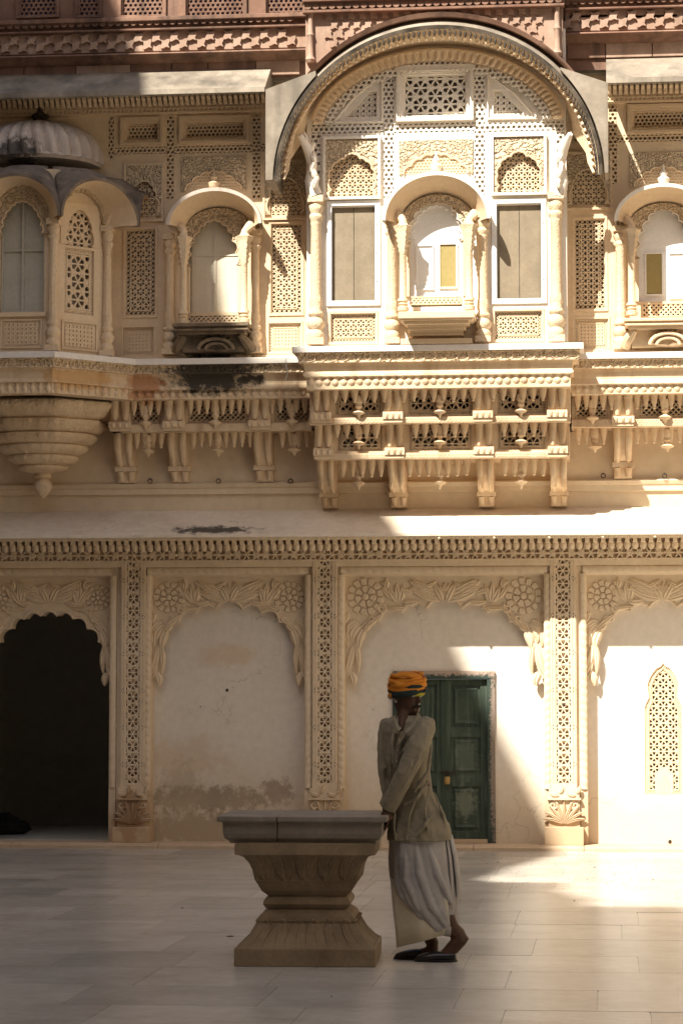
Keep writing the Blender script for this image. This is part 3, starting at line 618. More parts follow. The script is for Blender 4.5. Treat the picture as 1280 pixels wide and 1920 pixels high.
m_ = MB(); m_.sweep([(XL, .12), (XR, .12)], [(0, zm+.02), (.05, zm+.012), (.06, zm), (.045, zm-.03), (.03, zm-.04), (.03, zm-.095), (0, zm-.10)]); obj('string_moulding', m_, 'plaster', palace)
# ---- shared small carvings
pen = MB(); pen.lathe(0, 0, [(.40, 0), (.45, -.08), (.40, -.16), (.42, -.22), (.26, -.66), (.15, -.86), (.19, -.92), (.09, -1.0)], 9, 3)
PEN = make_mesh('pendant', pen, 'balcony_stone', 50)
bud = MB(); bud.lathe(0, 0, [(.30, .0), (.42, -.15), (.30, -.32), (.46, -.50), (.44, -.66), (.22, -.86), (.08, -1.0)], 9, 3)
BUD = make_mesh('bud', bud, 'balcony_stone', 50)
drop = MB(); drop.lathe(0, 0, [(.28, 0), (.30, -.25), (.20, -.35), (.26, -.48), (.14, -.56), (.14, -.62), (.42, -.72), (.36, -.78), (.14, -.84), (.05, -1.0)], 10)
DROP = make_mesh('drop_finial', drop, 'balcony_stone', 50)
def row(mesh, parent, x0, x1, pitch, o, z, wid, hgt, skip=(), name='pendant'):
    n = max(1, round((x1-x0)/pitch)); 
    for i in range(n):
        x = x0+(x1-x0)*(i+.5)/n
        if any(a < x < b for a, b in skip): continue
        k = random.uniform(.96, 1.03); link(name, mesh, parent, (x, -o, z+random.uniform(-.002, .002)), (0, 0, random.uniform(0, 1)), (wid*k, wid*.9, hgt*k))
def bracket(parent, xc, wd, tiers, zbot, obot, o_low, z_low):
    """stepped corbel: for each tier (z top, z bottom, o) a pair of lobes and a cap block, then an S-shaped foot"""
    m_ = MB()
    for zt, zb, o in tiers:
        h = zt-zb
        m_.box(xc-wd*.46, xc+wd*.46, -o+.03, -.12, zb, zt)
        for sg in (-1, 1): m_.lathe(xc+sg*wd*.24, -o+.02, [(wd*.23, zt), (wd*.235, zt-h*.12), (wd*.20, zt-h*.16), (wd*.215, zt-h*.22), (wd*.17, zt-h*.48), (wd*.10, zb+h*.34)], 8)
        m_.box(xc-wd*.50, xc+wd*.50, -o-.012, -.12, zb+h*.10, zb+h*.30); m_.box(xc-wd*.47, xc+wd*.47, -o+.003, -.12, zb, zb+h*.10)
        for sg in (-1, 0, 1): m_.lathe(xc+sg*wd*.3, -o-.008, [(wd*.03, zb+h*.27), (wd*.10, zb+h*.24), (wd*.09, zb+h*.14), (wd*.03, zb+h*.1)], 6)
    br = obj('bracket', m_, 'balcony_stone', parent, 50)
    H = z_low-zbot; m_ = MB()
    prof = [(-.11, z_low), (-o_low, z_low), (-o_low-.01, z_low-.10*H), (-o_low+.02, z_low-.30*H), (-(o_low*.55+obot*.45), z_low-.58*H), (-obot-.03, z_low-.68*H), (-obot-.03, z_low-.76*H), (-obot, z_low-.78*H), (-obot+.02, zbot), (-.11, zbot)]
    m_.prism_yz(prof, xc-wd*.40, xc+wd*.40)
    for sg in (-1, 1):
        pts = [(xc+sg*wd*.27, -o_low+.0, z_low), (xc+sg*wd*.27, -o_low-.012, z_low-.12*H), (xc+sg*wd*.25, -o_low+.01, z_low-.34*H), (xc+sg*wd*.24, -(o_low*.55+obot*.45)-.004, z_low-.57*H), (xc+sg*wd*.24, -obot-.03, z_low-.66*H)]
        m_.tube(pts, [wd*.17, wd*.175, wd*.16, wd*.13, wd*.10], 8)
        m_.tube([(xc+sg*wd*.25, -obot-.012, z_low-.76*H), (xc+sg*wd*.23, -obot+.01, zbot+.12*H), (xc+sg*wd*.22, -obot+.015, zbot+.015)], [wd*.18, wd*.15, wd*.11], 8)
    m_.box(xc-wd*.48, xc+wd*.48, -obot-.05, -.11, z_low-.77*H, z_low-.67*H)
    m_.lathe(xc, -obot-.0, [(wd*.05, z_low-.62*H), (wd*.22, z_low-.50*H), (wd*.10, z_low-.40*H)], 8)
    obj('bracket_foot', m_, 'balcony_stone', br, 50)
def ledge(parent, path, lv, carve='balcony_carved'):   # lv: list of (extra out, z) pairs of slab / carved / recess / bead
    zs0, zs1, zc, zr, zb0, zb1, e = lv
    m_ = MB(); m_.sweep(path, [(-.28, zs0), (0, zs0), (.004, zs0-.006), (.004, zs1), (-.03, zs1), (-.28, zs1)]); a = obj('ledge_slab', m_, 'marble_ledge', parent)
    m_ = MB(); m_.sweep(path, [(-.03, zs1), (-.028, zs1-.012), (-.05, zs1-.018), (-.055, zc+.014), (-.045, zc+.01), (-.045, zc)]); obj('carved_band', m_, carve, a)
    m_ = MB(); m_.sweep(path, [(-.045, zc), (-.09, zc-.004), (-.10, zc-.03), (-.105-e*.3, zr+.04), (-.09-e*.3, zr+.012), (-.09-e*.3, zr), (-.12-e*.5, zr-.002), (-.12-e*.5, zb1), (-.30-e, zb1)]); obj('cove', m_, 'balcony_stone', a)
    return a
def scroll_row(parent, p0, p1, o, z, r, pitch):
    m_ = MB(); scroll(m_, 0, 0, r, 0, r*.28, 1.3, -PI/2, 1); me = make_mesh('scroll', m_, 'balcony_carved', True)
    n = int((p1-p0)/pitch)
    for i in range(n): link('scroll', me, parent, (p0+(i+.5)*(p1-p0)/n, -o, z))
# ---- side balconies (left of the centre bay, and right of it)
lvz = lambda py, o, px=480: PZ(py, o, px)
SL = (lvz(670,.8), lvz(681,.8), lvz(699,.75), lvz(727,.68), 0, lvz(748,.62), 0.0)
zj_t, zj_b, zfl = lvz(750,.5), lvz(794,.5), lvz(808,.5)
def side_balcony(x0, x1, openings, brs, drops, name):
    part = ledge(palace, [(x0+.26 if name == 'left' else x0, .80), (x1, .80)], SL)
    ops = [R4(a, b, 757, 792, .5) for a, b in openings]
    ops = [(a, b, zj_b+.008, zj_t-.004) for a, b, c, d in ops]
    m_ = MB(); wall(m_, x0, x1, zj_b, zj_t+.05, -.47, ops, .05); m_.box(x0, x1, -.51, -.12, zfl, zj_b); m_.box(x0, x1, -.60, -.47, zj_t, zj_t+.04)
    m_.box(x0, x1, -.44, -.14, zj_b, zj_t+.04) if False else None
    face = obj('balcony_front', m_, 'balcony_stone', palace)
    m_ = MB(); jali(m_, rect(x0, x1, zfl+.006, zj_b-.006), -.516, 7*s5, 2.2*s5, .008, 'diag'); obj('lattice_band', m_, 'balcony_stone', face)
    for r in ops: lattice_panel(face, r, -.46, 10*s5, 2.0*s5, 'diag', 5*s5, 'balcony_stone', bcell=5*s5)
    skip = [(PX(a-23, .6), PX(a+23, .6)) for a in brs]
    row(BUD, face, x0+.02, x1-.02, 15.5*s5, .665, SL[3]+.004, 16*s5, 22*s5, name='bud')
    row(PEN, face, x0+.02, x1-.02, 16*s5, .545, zj_t+.005, 17*s5, 29*s5, [(PX(a-17, .6), PX(a+17, .6)) for a in brs])
    row(PEN, face, x0+.02, x1-.02, 16*s5, .37, zfl+.004, 17*s5, 30*s5, skip)
    rb = MB(); rope(rb, (x0, SL[3]-.006), (x1, SL[3]-.006), .026, -.705, .014, 15.5*s5); obj('bead_moulding', rb, 'balcony_stone', face, 60)
    scroll_row(part, x0, x1, .748, (SL[1]+SL[2])/2, 7*s5, 15*s5)
    for a in brs:
        bracket(face, PX(a, .55), 42*s5, [(zj_t+.01, zfl+.006, .56)], lvz(903,.2), .20, .37, zfl)
    for a in drops:
        link('drop_finial', DROP, face, (PX(a, .52), -.52, zj_t-.045), None, (30*s5, 30*s5, 46*s5)); link('drop_finial', DROP, face, (PX(a+4, .40), -.36, zfl-.02), None, (32*s5, 32*s5, 42*s5))
    return part
xb0, xb1 = PX(548, 1.2, 650), PX(1092, 1.2, 650)     # ends of the centre slab
oc, AP = 0.6, 0.72; X0 = PX(42, oc+AP, 500)
side_balcony(X0+.80, xb0+.10, [(243, 302), (350, 463), (513, 584)], [225, 326, 487], [273, 404, 547], 'left')
side_balcony(xb1-.12, 5.2, [(1075, 1140), (1197, 1296)], [1167, 1322], [1110, 1246], 'right')
# ---- centre balcony
CZ = lambda py, o: PZ(py, o, 820)
CL = (CZ(646,1.2), CZ(657,1.2), CZ(677,1.15), CZ(702,1.08), 0, CZ(728,1.05), 0.0)
path = [(xb0, OW), (xb0, 1.2), (xb1, 1.2), (xb1, OW)]
part = ledge(palace, path, CL); part['label'] = 'projecting ledge of the tall central balcony'
T1 = (CZ(731,.9), CZ(781,.9), CZ(792,.92)); T2 = (CZ(792,.75), CZ(848,.75), CZ(859,.76))
bx0, bx1 = PX(578, .95, 750), PX(1068, .95, 750); cx0, cx1 = PX(590, .78, 830), PX(1066, .78, 830)
brx = [(601, 738, 907, 1046), (607, 740, 907, 1045)]
ops1 = [(a, b, T1[1]+.022, T1[0]-.004) for a, b, c, d in (R4(u, v, 737, 772, .9) for u, v in ((627, 714), (763, 885), (931, 1022)))]
ops2 = [(a, b, T2[1]+.022, T2[0]-.004) for a, b, c, d in (R4(u, v, 800, 841, .75) for u, v in ((631, 716), (765, 884), (931, 1022)))]
m_ = MB(); wall(m_, bx0, bx1, T1[1], T1[0]+.05, -.85, ops1, .05); m_.box(bx0, bx1, -.89, -.70, T1[2], T1[1]); m_.box(bx0, bx1, -1.06, -.85, T1[0]+.0, T1[0]+.05)
wall(m_, cx0, cx1, T2[1], T2[0]+.0, -.70, ops2, .05); m_.box(cx0, cx1, -.735, -.12, T2[2], T2[1])
for xe, ye, za, zb in ((bx0, .85, T1[1], T1[0]+.05), (bx1, .85, T1[1], T1[0]+.05), (cx0, .70, T2[1], T2[0]), (cx1, .70, T2[1], T2[0])): m_.quad((xe, -ye, za), (xe, -.12, za), (xe, -.12, zb), (xe, -ye, zb))
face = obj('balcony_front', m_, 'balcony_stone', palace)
m_ = MB(); jali(m_, rect(bx0, bx1, T1[2]+.006, T1[1]-.006), -.896, 7.5*s10, 2.4*s10, .008, 'diag'); obj('lattice_band', m_, 'balcony_stone', face); m_ = MB(); jali(m_, rect(cx0, cx1, T2[2]+.006, T2[1]-.006), -.741, 7.5*s10, 2.4*s10, .008, 'diag'); obj('lattice_band', m_, 'balcony_stone', face)
for i, r in enumerate(ops1): lattice_panel(face, r, -.838, 15*s10, 1.7*s10, 'star', 7*s10, 'balcony_stone', bcell=5.5*s10)
for i, r in enumerate(ops2): lattice_panel(face, r, -.688, 15*s10, 1.7*s10, 'star', 7*s10, 'balcony_stone', bcell=5.5*s10)
row(BUD, face, bx0+.0, bx1-.0, 15.7*s10, 1.065, CL[3]+.004, 18*s10, 24*s10, name='bud')
rb = MB(); rope(rb, (bx0-.02, CL[3]-.004), (bx1+.02, CL[3]-.004), .028, -1.10, .014, 15.7*s10); obj('bead_moulding', rb, 'balcony_stone', face, 60)
sk = lambda i, o, h: [(PX(a-h, o, 800), PX(a+h, o, 800)) for a in brx[i]]
row(PEN, face, bx0+.02, bx1-.02, 18.5*s10, .95, T1[0]+.008, 19*s10, 26*s10, sk(0, .98, 15))
row(PEN, face, bx0+.02, bx1-.02, 18.5*s10, .765, T1[2]+.004, 19*s10, 26*s10, sk(0, .85, 24))
row(PEN, face, cx0+.02, cx1-.02, 18.5*s10, .56, T2[2]+.004, 20*s10, 33*s10, sk(1, .7, 24))
scroll_row(part, xb0+.02, xb1-.02, 1.148, (CL[1]+CL[2])/2, 8*s10, 20*s10)
for a, b in zip(*brx):
    bracket(face, PX(a, 1.0, 750), 44*s10, [(T1[0]+.03, T1[2]+.004, 1.02)], T1[2]-.02, .80, .9, T1[2]) if False else None
    m_ = MB()
    xc = PX(a, .95, 750)
    bracket(face, PX(b, .7, 830), 38*s10, [(T1[0]+.03, T1[2]+.004, .935), (T2[0]+.0, T2[2]+.004, .75)], CZ(951, .2), .24, .58, T2[2])
for u in (672, 824, 976):
    for o, z, h in ((.90, T1[0]-.05, 44), (.74, T2[0]-.03, 44), (.52, T2[2]-.03, 50)): link('drop_finial', DROP, face, (PX(u, o, 800), -o, z), None, (30*s10, 30*s10, h*s10))
hz0 = zfl+.01
for xa_, xb_, yf_ in ((X0+.81, cx0-.01, -.418), (cx1+.01, XR, -.418)): obj('balcony_hollow', hollow(MB(), xa_, xb_, yf_, 1.2, hz0, zj_t+.05), 'room_plaster', palace)
obj('balcony_hollow', hollow(MB(), bx0+.01, bx1-.01, -.798, 1.2, T1[1]+.004, T1[0]+.045), 'room_plaster', palace); obj('balcony_hollow', hollow(MB(), cx0+.01, cx1-.01, -.648, 1.2, T2[1]+.004, T2[0]-.002), 'room_plaster', palace)
# ---- side walls of the upper storey
zw0 = PZ(672, OW, 480); z_eave = PZ(172, 1.25, 500); zwt = z_eave + .12
bay0, bay1 = PX(575, OB, 500), PX(1062, OB, 500)
side_ops = {
 'tall': [(236, 291, 431, 591), (509, 565, 420, 587), (1077, 1133, 411, 579)],
 'arch': [(246, 295, 336, 407), (506, 565, 329, 404), (1071, 1134, 314, 385)],
 'low': [(232, 289, 614, 666), (504, 564, 606, 660), (1076, 1139, 598, 654)],
 'attic': [(238, 295, 232, 261), (348, 456, 229, 257), (1187, 1300, 207, 237)],
 'win': [(347, 453, 408, 586), (1193, 1291, 385, 565)],
 'rail': [(352, 447, 590, 605), (1203, 1283, 568, 594)] }
allops = {k: [R4(*q, OW) for q in v] for k, v in side_ops.items()}
STR = [R4(*q, OW) for q in ((204, 214, 205, 297), (313, 326, 213, 372), (474, 488, 205, 373), (1141, 1155, 172, 345), (215, 312, 276, 289), (327, 473, 273, 287), (489, 574, 269, 283), (1068, 1140, 255, 268), (1156, 1330, 252, 265))]
flat = [r for v in allops.values() for r in v] + STR
for a, b, nm in ((XL, bay0+.05, 'l'), (bay1-.05, XR, 'r')):
    m_ = MB(); wall(m_, a, b, zw0-.02, zwt+.3, -OW, [r for r in flat if a < r[0] and r[1] < b], .10)
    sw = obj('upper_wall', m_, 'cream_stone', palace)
    for k, v in allops.items():
        for r in v:
            if not (a < r[0] and r[1] < b): continue
            if k == 'tall':
                lattice_panel(sw, r, -OW+.015, 10.5*s5, 1.7*s5, 'star' if r[0] < 0 else 'octa', 9*s5, bcell=9*s5); fm = MB(); frame(fm, r[0]-5*s5, r[1]+5*s5, r[2]-5*s5, r[3]+5*s5, 4*s5, -OW-.012, -OW+.01); obj('panel_frame', fm, 'cream_stone', sw)
            if k == 'low':
                lattice_panel(sw, r, -OW+.015, 6.5*s5, 2.4*s5, 'octa', 8*s5, bcell=5.5*s5); fm = MB(); frame(fm, r[0]-4*s5, r[1]+4*s5, r[2]-4*s5, r[3]+4*s5, 4*s5, -OW-.010, -OW+.01); obj('panel_frame', fm, 'cream_stone', sw)
            if k == 'arch':
                xc_ = (r[0]+r[1])/2; hw = (r[1]-r[0])/2
                ar = arch_pts(xc_, hw*.98, r[2], r[3]-.01, [(.16,.95), (.48,.88), (.76,.72), (.95,.50), (.98,.02)], 5, .2)
                lattice_panel(sw, r, -OW+.02, 9.6*s5, 1.7*s5, 'star')
                m_ = MB(); spandrel(m_, r[0]-9*s5, r[1]+9*s5, r[3]+26*s5, ar, -OW-.022, -OW+.01); c_ = obj('carved_arch', m_, 'carved_fine', sw)
                eb = MB(); edge_bead(eb, ar, -OW-.022, .008, 5); obj('arch_edge', eb, 'cream_stone', c_, True)
                fm = MB(); frame(fm, r[0]-13*s5, r[1]+13*s5, r[2]-9*s5, r[3]+30*s5, 4*s5, -OW-.03, -OW+.01); obj('panel_frame', fm, 'cream_stone', c_)
            if k == 'attic':
                lattice_panel(sw, r, -OW+.06, 8*s5, 2.2*s5, 'kagome'); e = 12*s5
                fm = MB(); frame(fm, r[0]-e, r[1]+e, r[2]-e, r[3]+e, 5*s5, -OW-.03, -OW+.01); frame(fm, r[0]-e+5*s5, r[1]+e-5*s5, r[2]-e+5*s5, r[3]+e-5*s5, 4*s5, -OW-.015, -OW+.01); obj('panel_frame', fm, 'cream_stone', sw)
                lm = MB(); q = rect(r[0], r[1], r[2]-8*s5, r[2]-1*s5); jali(lm, q, -OW-.004, 4.5*s5, 1.6*s5, .008, 'diag'); obj('lattice_band', lm, 'cream_stone', sw)
            if k == 'rail': lattice_panel(sw, r, -OW-.002, 9*s5, 2.8*s5, 'diag')
    ledg = MB(); ledg.box(a, b, -OW-.03, -OW+.01, zw0+.0, zw0+.03); obj('base_moulding', ledg, 'cream_stone', sw)
rm = MB(); rb_ = -OW+.12                              # closed rooms behind the upper walls
rm.box(XL, XR, rb_, 3.0, zw0-.1, zwt+.25); obj('upper_rooms', rm, 'room_plaster', palace)
# lattice strips that divide the side walls
def strip(parent, r, y, cell, bar=None, kind='kagome', mat_='cream_stone'):
    m_ = MB(); jali(m_, rect(*r), y, cell, bar or cell*.22, .02, kind); m_.quad((r[0], y+.075, r[2]), (r[1], y+.075, r[2]), (r[1], y+.075, r[3]), (r[0], y+.075, r[3]))
    return obj('lattice_strip', m_, mat_, parent)
for q in STR: strip(palace, q, -OW-.002, 8.6*s5)
for a, b in ((XL, PX(496, 1.2)), (PX(1136, 1.2, 200), XR)):
    zd = PZ(181, OW+.05, 400); zdb = PZ(200, OW+.05, 400); zjb = PZ(213, OW, 400)
    # eave over the side walls
    zr = PZ(134, .78, 300); m_ = MB()
    m_.sweep([(a, 0), (b, 0)], [(.70, zr+.02), (.80, zr), (1.22, z_eave+.055), (1.25, z_eave+.05), (1.26, z_eave), (1.24, z_eave-.012), (.62, zd+.035), (.5, zd+.035)])
    for xe in (a, b): m_.prism_yz([(-.70, zr+.02), (-.80, zr), (-1.22, z_eave+.055), (-1.26, z_eave), (-.62, zd+.035), (-.5, zd+.035)], xe-.001, xe+.001)
    ev = obj('upper_eave', m_, 'grey_eave', palace)
    m_ = MB(); m_.box(max(a, -5), min(b, 5), -OW-.05, -OW, zjb, zd+.04); fz = obj('eave_frieze', m_, 'cream_stone', palace)
    me = MB(); q = 10.5*s5; me.prism_yz([(0, .002), (-.10, .002), (-.10, -.03), (-.06, -.05), (-.045, -.085), (0, -.095)], -q*.30, q*.30); me = make_mesh('dentil', me, 'cream_stone')
    x = max(a, PX(-20, .6)) + q*.5
    while x < min(b, PX(1310, .6)): link('dentil', me, fz, (x, -OW-.05, zd+.01)); x += q
    jm = MB(); jali(jm, rect(max(a, -5), min(b, 5), zjb+.004, zdb), -OW-.066, 8.6*s5, 2*s5, .018, 'kagome'); obj('lattice_band', jm, 'cream_stone', fz)
# ---- projecting canopied windows (jharokhas)
def jharokha(parent, xc, hw, ytip, yapex, o_wall, out, ybase, style, cols_dx, ycap, ycolb, yspring, ywapex, ywbot, whw, panes):
    s = S(o_wall+out*.5); oo = o_wall+out; sO = S(oo)
    # the canopy: positions are for the outer rim
    xO = PX(xc, oo, ytip); zO = PZ(ytip, oo, xc); ry = PZ(yapex, oo, xc) - zO; rx = hw*sO
    so, li, ro = bangla(xO, zO-.02, rx*.70, ry*.66, -o_wall-.02, zO, rx*.955, ry*.90, -oo, rx*.05+.012, 26)
    can = obj('window_canopy', so, 'cream_stone', parent, 60)
    li = obj('canopy_lip', li, 'white_stone' if style == 'white' else 'dome_stone', can, 60); obj('canopy_roof', ro, 'white_stone' if style == 'white' else 'dome_stone', can, 60)
    for k_, (fx, wd, mt) in enumerate(((.66, .05, 'carved_fine'),)):     # carved arch ring under the canopy
        rg = MB(); A = [(xO-rx*(fx+.05)*math.cos(PI*i/24), -o_wall-.06, zO-.02+ry*(fx-.02)*math.sin(PI*i/24)) for i in range(25)]
        B = [(xO-rx*(fx-.10)*math.cos(PI*i/24), -o_wall-.05, zO-.02+ry*(fx-.20)*math.sin(PI*i/24)) for i in range(25)]
        C = [(p[0], -o_wall, p[2]) for p in B]; rg.rings([A, B, C], closed=False); obj('arch_ring', rg, mt, can)
    xw = PX(xc, o_wall, ywapex+60); zs, za, zb = PZ(yspring, o_wall, xc), PZ(ywapex, o_wall, xc), PZ(ywbot, o_wall, xc); w_ = whw*s
    arch = arch_pts(xw, w_, zs, za, [(.12,.95), (.36,.87), (.58,.73), (.77,.53), (.90,.27), (.93,.02)], 6, .30)
    m_ = MB(); spandrel(m_, xw-w_-6*s, xw+w_+6*s, za+20*s, arch, -o_wall-.03, -o_wall+.05); c_ = obj('cusped_arch', m_, 'carved_fine', can)
    eb = MB(); edge_bead(eb, arch, -o_wall-.03, .007, 5); obj('arch_edge', eb, 'white_stone' if style == 'white' else 'cream_stone', c_, True)
    m_ = MB()
    for sg in (-1, 1): m_ = MB(); m_.box(min(xw+sg*w_*.98, xw+sg*(w_+8*s)), max(xw+sg*w_*.98, xw+sg*(w_+8*s)), -o_wall-.028, -o_wall+.05, zb, zs); obj('window_jamb', m_, 'cream_stone', c_)
    # finial and lunette above
    zf = PZ(yapex, o_wall, xc); m_ = MB(); m_.lathe(PX(xc, o_wall+.1, yapex), -o_wall-.10, [(9*s, zf-.02), (12*s, zf+4*s), (6*s, zf+9*s), (8*s, zf+14*s), (3*s, zf+22*s), (1*s, zf+32*s)], 10); obj('finial', m_, 'white_stone' if style != 'dark' else 'cream_stone', can, True)
    lu = arch_pts(PX(xc, o_wall, yapex), hw*.62*s, zf-8*s, zf+34*s, [(.14,.86), (.45,.70), (.75,.40), (.99,.02)], 5, .22)
    m_ = MB(); jali(m_, lu, -o_wall-.012, 6.5*s, 2*s, .012, 'kagome'); obj('lunette', m_, 'cream_stone', can); eb = MB(); edge_bead(eb, lu, -o_wall-.02, .011, 5); obj('lunette_edge', eb, 'cream_stone', can, True)
    m_ = MB(); q0 = PX(xc, o_wall, yapex); spandrel(m_, q0-hw*.70*s, q0+hw*.70*s, zf+58*s, [(q0-hw*.66*s, zf-8*s)] + lu[1:-1] + [(q0+hw*.66*s, zf-8*s)], -o_wall-.016, -o_wall+.0); obj('carved_panel', m_, 'carved_fine', can)
    oc_ = o_wall+out*.72
    for dx in cols_dx:
        m_ = MB(); colonette(m_, PX(xc+dx, oc_, 500), -oc_, PZ(ycolb, oc_, xc), PZ(ycap, oc_, xc), 7.2*S(oc_)); obj('column', m_, 'column_stone', can, 50)
        m_ = MB(); xq = PX(xc+dx, oc_, 500)                                # curved bracket from capital up to the canopy
        m_.tube([(xq, -oc_, PZ(ycap+4, oc_, xc)), (xq, -oc_+.03, PZ(ycap-6, oc_, xc)), (xq+(10*s if dx > 0 else -10*s), -oc_+.10, PZ(ycap-20, oc_, xc))], [8*s, 7*s, 10*s], 8); obj('column_bracket', m_, 'cream_stone', can, True)
    return can, (xw, w_, zs, za, zb, arch)
def window_fill(parent, xw, w_, zb, za, y, mat_, style):
    m_ = MB(); m_.box(xw-w_-.01, xw+w_+.01, y, y+.03, zb, za+.02); wn = obj('window', m_, mat_, parent)
    if style == 'shutter':
        for fx in (-.5, .5):
            m_ = MB(); m_.box(xw+fx*w_-.46*w_, xw+fx*w_+.46*w_, y-.012, y, zb+.02, za); obj('shutter_board', m_, mat_, wn, bevel=.004)
        m_ = MB(); m_.box(xw-.05*w_, xw+.05*w_, y-.022, y-.0, zb+.004, za); m_.box(xw-w_, xw+w_, y-.02, y-.001, zb+(za-zb)*.62, zb+(za-zb)*.62+.02); m_.box(xw-w_, xw+w_, y-.02, y-.001, zb, zb+.02); obj('shutter_bar', m_, mat_, wn)
    return wn
canL, wi = jharokha(palace, 401, 90, 420, 351, OW, .34, 0, 'dark', (-57, 57), 440, 606, 500, 412, 586, 48, None)
window_fill(canL, wi[0], wi[1], wi[4], wi[3], -OW+.09, 'ivory_shutter', 'shutter')
canR, wi = jharokha(palace, 1243, 90, 412, 343, OW, .30, 0, 'white', (-60, 58), 425, 590, 485, 388, 565, 48, None)
wn = window_fill(canR, wi[0], wi[1], wi[4], wi[3], -OW+.07, 'white_paint', 'plain')
def panes(wn, y, lst, o):
    for x0, x1, y0, y1, mt in lst:
        a, b, c, d = R4(x0, x1, y0, y1, o); m_ = MB(); frame(m_, a-.012, b+.012, c-.012, d+.012, .012, y-.02, y); obj('pane_frame', m_, 'white_paint', wn)
        m_ = MB(); m_.box(a, b, y-.006, y, c, d); obj('pane', m_, mt, wn)
panes(wn, -OW+.07, [(1211, 1240, 474, 550, 'ochre_pane'), (1255, 1285, 474, 556, 'white_paint')], OW)
# bases of the two side jharokhas
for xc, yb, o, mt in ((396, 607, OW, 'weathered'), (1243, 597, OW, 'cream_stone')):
    s = s5; xq = PX(xc, o+.3, yb); zt = PZ(yb, o+.3, xc); zbm = PZ(yb+58, o, xc); hw = 73*s
    m_ = MB()
    for k, (f0, f1, wf, ou) in enumerate(((0, .12, 1.0, .36), (.12, .20, .94, .33), (.20, .27, .98, .35), (.27, .38, .88, .30))):
        m_.box(xq-hw*wf, xq+hw*wf, -o-ou, -o, zt-(zt-zbm)*f1, zt-(zt-zbm)*f0)
    bs = obj('window_base', m_, mt, palace, bevel=.006)
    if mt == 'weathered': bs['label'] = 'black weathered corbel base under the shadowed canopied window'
    for k in range(11):
        lm = MB(); t = (k-5)/5; leaf(lm, 0, 0, 90+t*80, 36*s, 6*s, 0, .05, t*10, 7); link('fan_leaf', make_mesh('fan_leaf', lm, mt, 50), bs, (xq+8*s, -o-.20, zbm+3*s))
    for k, rr in enumerate((.5, .8)):
        m_ = MB(); A = [(xq+8*s-26*s*rr*math.cos(PI*i/12)*1.6, -o-.26-.02*k, zbm+2*s+26*s*rr*math.sin(PI*i/12)) for i in range(13)]; m_.tube(A, .018, 6); obj('fan_rib', m_, mt, bs, True)
    m_ = MB(); m_.box(xq-hw*.80, xq+hw*.80, -o-.20, -o, zbm, zt-(zt-zbm)*.38); obj('base_block', m_, mt, bs)
    for sg in (-1, 1):
        m_ = MB(); m_.tube([(xq+sg*hw*.72, -o-.26, zt-(zt-zbm)*.4), (xq+sg*hw*.86, -o-.22, zt-(zt-zbm)*.65), (xq+sg*hw*.98, -o-.10, zbm+.03), (xq+sg*hw*.9, -o-.16, zbm+.005)], [.03, .05, .06, .03], 8); obj('scroll_corner', m_, mt, bs, True)
# pillars standing on the side walls beside the jharokhas
for px, y0, y1, r in ((318, 440, 665, 9), (478, 430, 662, 9), (1163, 425, 655, 10), (1306, 425, 655, 10)):
    o = OW+.06; m_ = MB(); column(m_, PX(px, o, 550), -o, PZ(y1, o, px), PZ(y0, o, px), r*s5, 14); obj('column', m_, 'column_stone', palace, 50)
# ---- centre bay
zB0 = CL[0]-.01; zBt = PZ(60, OB, 820)
bo = {'board': [(622, 703, 388, 564), (931, 1014, 384, 560)], 'arch': [(616, 704, 284, 369), (930, 1014, 280, 361)],
      'low': [(620, 704, 588, 641), (927, 1015, 583, 636)], 'top': [(757, 873, 139, 216)], 'tri': [(650, 706, 172, 219), (924, 980, 168, 213)], 'win': [(765, 870, 374, 556)], 'rail': [(770, 866, 560, 575)]}
bo = {k: [R4(*q, OB) for q in v] for k, v in bo.items()}
CST = [R4(*q, OB) for q in ((719, 738, 132, 372), (889, 908, 130, 366), (584, 718, 233, 250), (739, 888, 231, 248), (909, 1056, 229, 246), (584, 600, 251, 345), (1043, 1058, 247, 335))]
m_ = MB(); wall(m_, bay0, bay1, zB0, zBt, -OB, [r for v in bo.values() for r in v]+CST, .10)
m_.quad((bay1, -OB, zB0), (bay1, -OW, zB0), (bay1, -OW, zBt), (bay1, -OB, zBt)); m_.quad((bay0, -OB, zB0), (bay0, -OB, zBt), (bay0, -OW, zBt), (bay0, -OW, zB0))
cb = obj('centre_bay_wall', m_, 'white_stone', palace, label='sunlit wall of the central bay with lattice screens')
rm = MB(); rm.box(bay0+.02, bay1-.02, -OB+.12, -OW+.2, zB0, zBt); obj('bay_room', rm, 'room_plaster', palace)
s = s10
for r in bo['board']:
    m_ = MB(); m_.box(r[0], r[1], -OB+.03, -OB+.06, r[2], r[3]); bd = obj('window_board', m_, 'brown_board', cb)
    m_ = MB(); m_.box((r[0]+r[1])/2-.002, (r[0]+r[1])/2+.002, -OB+.026, -OB+.03, r[2], r[3]); obj('board_joint', m_, 'dark_lip', bd)
    m_ = MB(); frame(m_, r[0]-10*s, r[1]+10*s, r[2]-10*s, r[3]+12*s, 10*s, -OB-.02, -OB+.03); obj('window_frame', m_, 'white_paint', bd, bevel=.004)
    for q in range(3):
        m_ = MB(); m_.lathe(0, 0, [(.006, 0), (.004, .005), (.001, .006)], 6); zz = r[2]+(.2+.3*q)*(r[3]-r[2]); xx = r[1]+4*s; m_.v = [(xx+p[0], -OB-.02-p[2], zz+p[1]) for p in m_.v]; obj('bolt', m_, 'iron', bd)
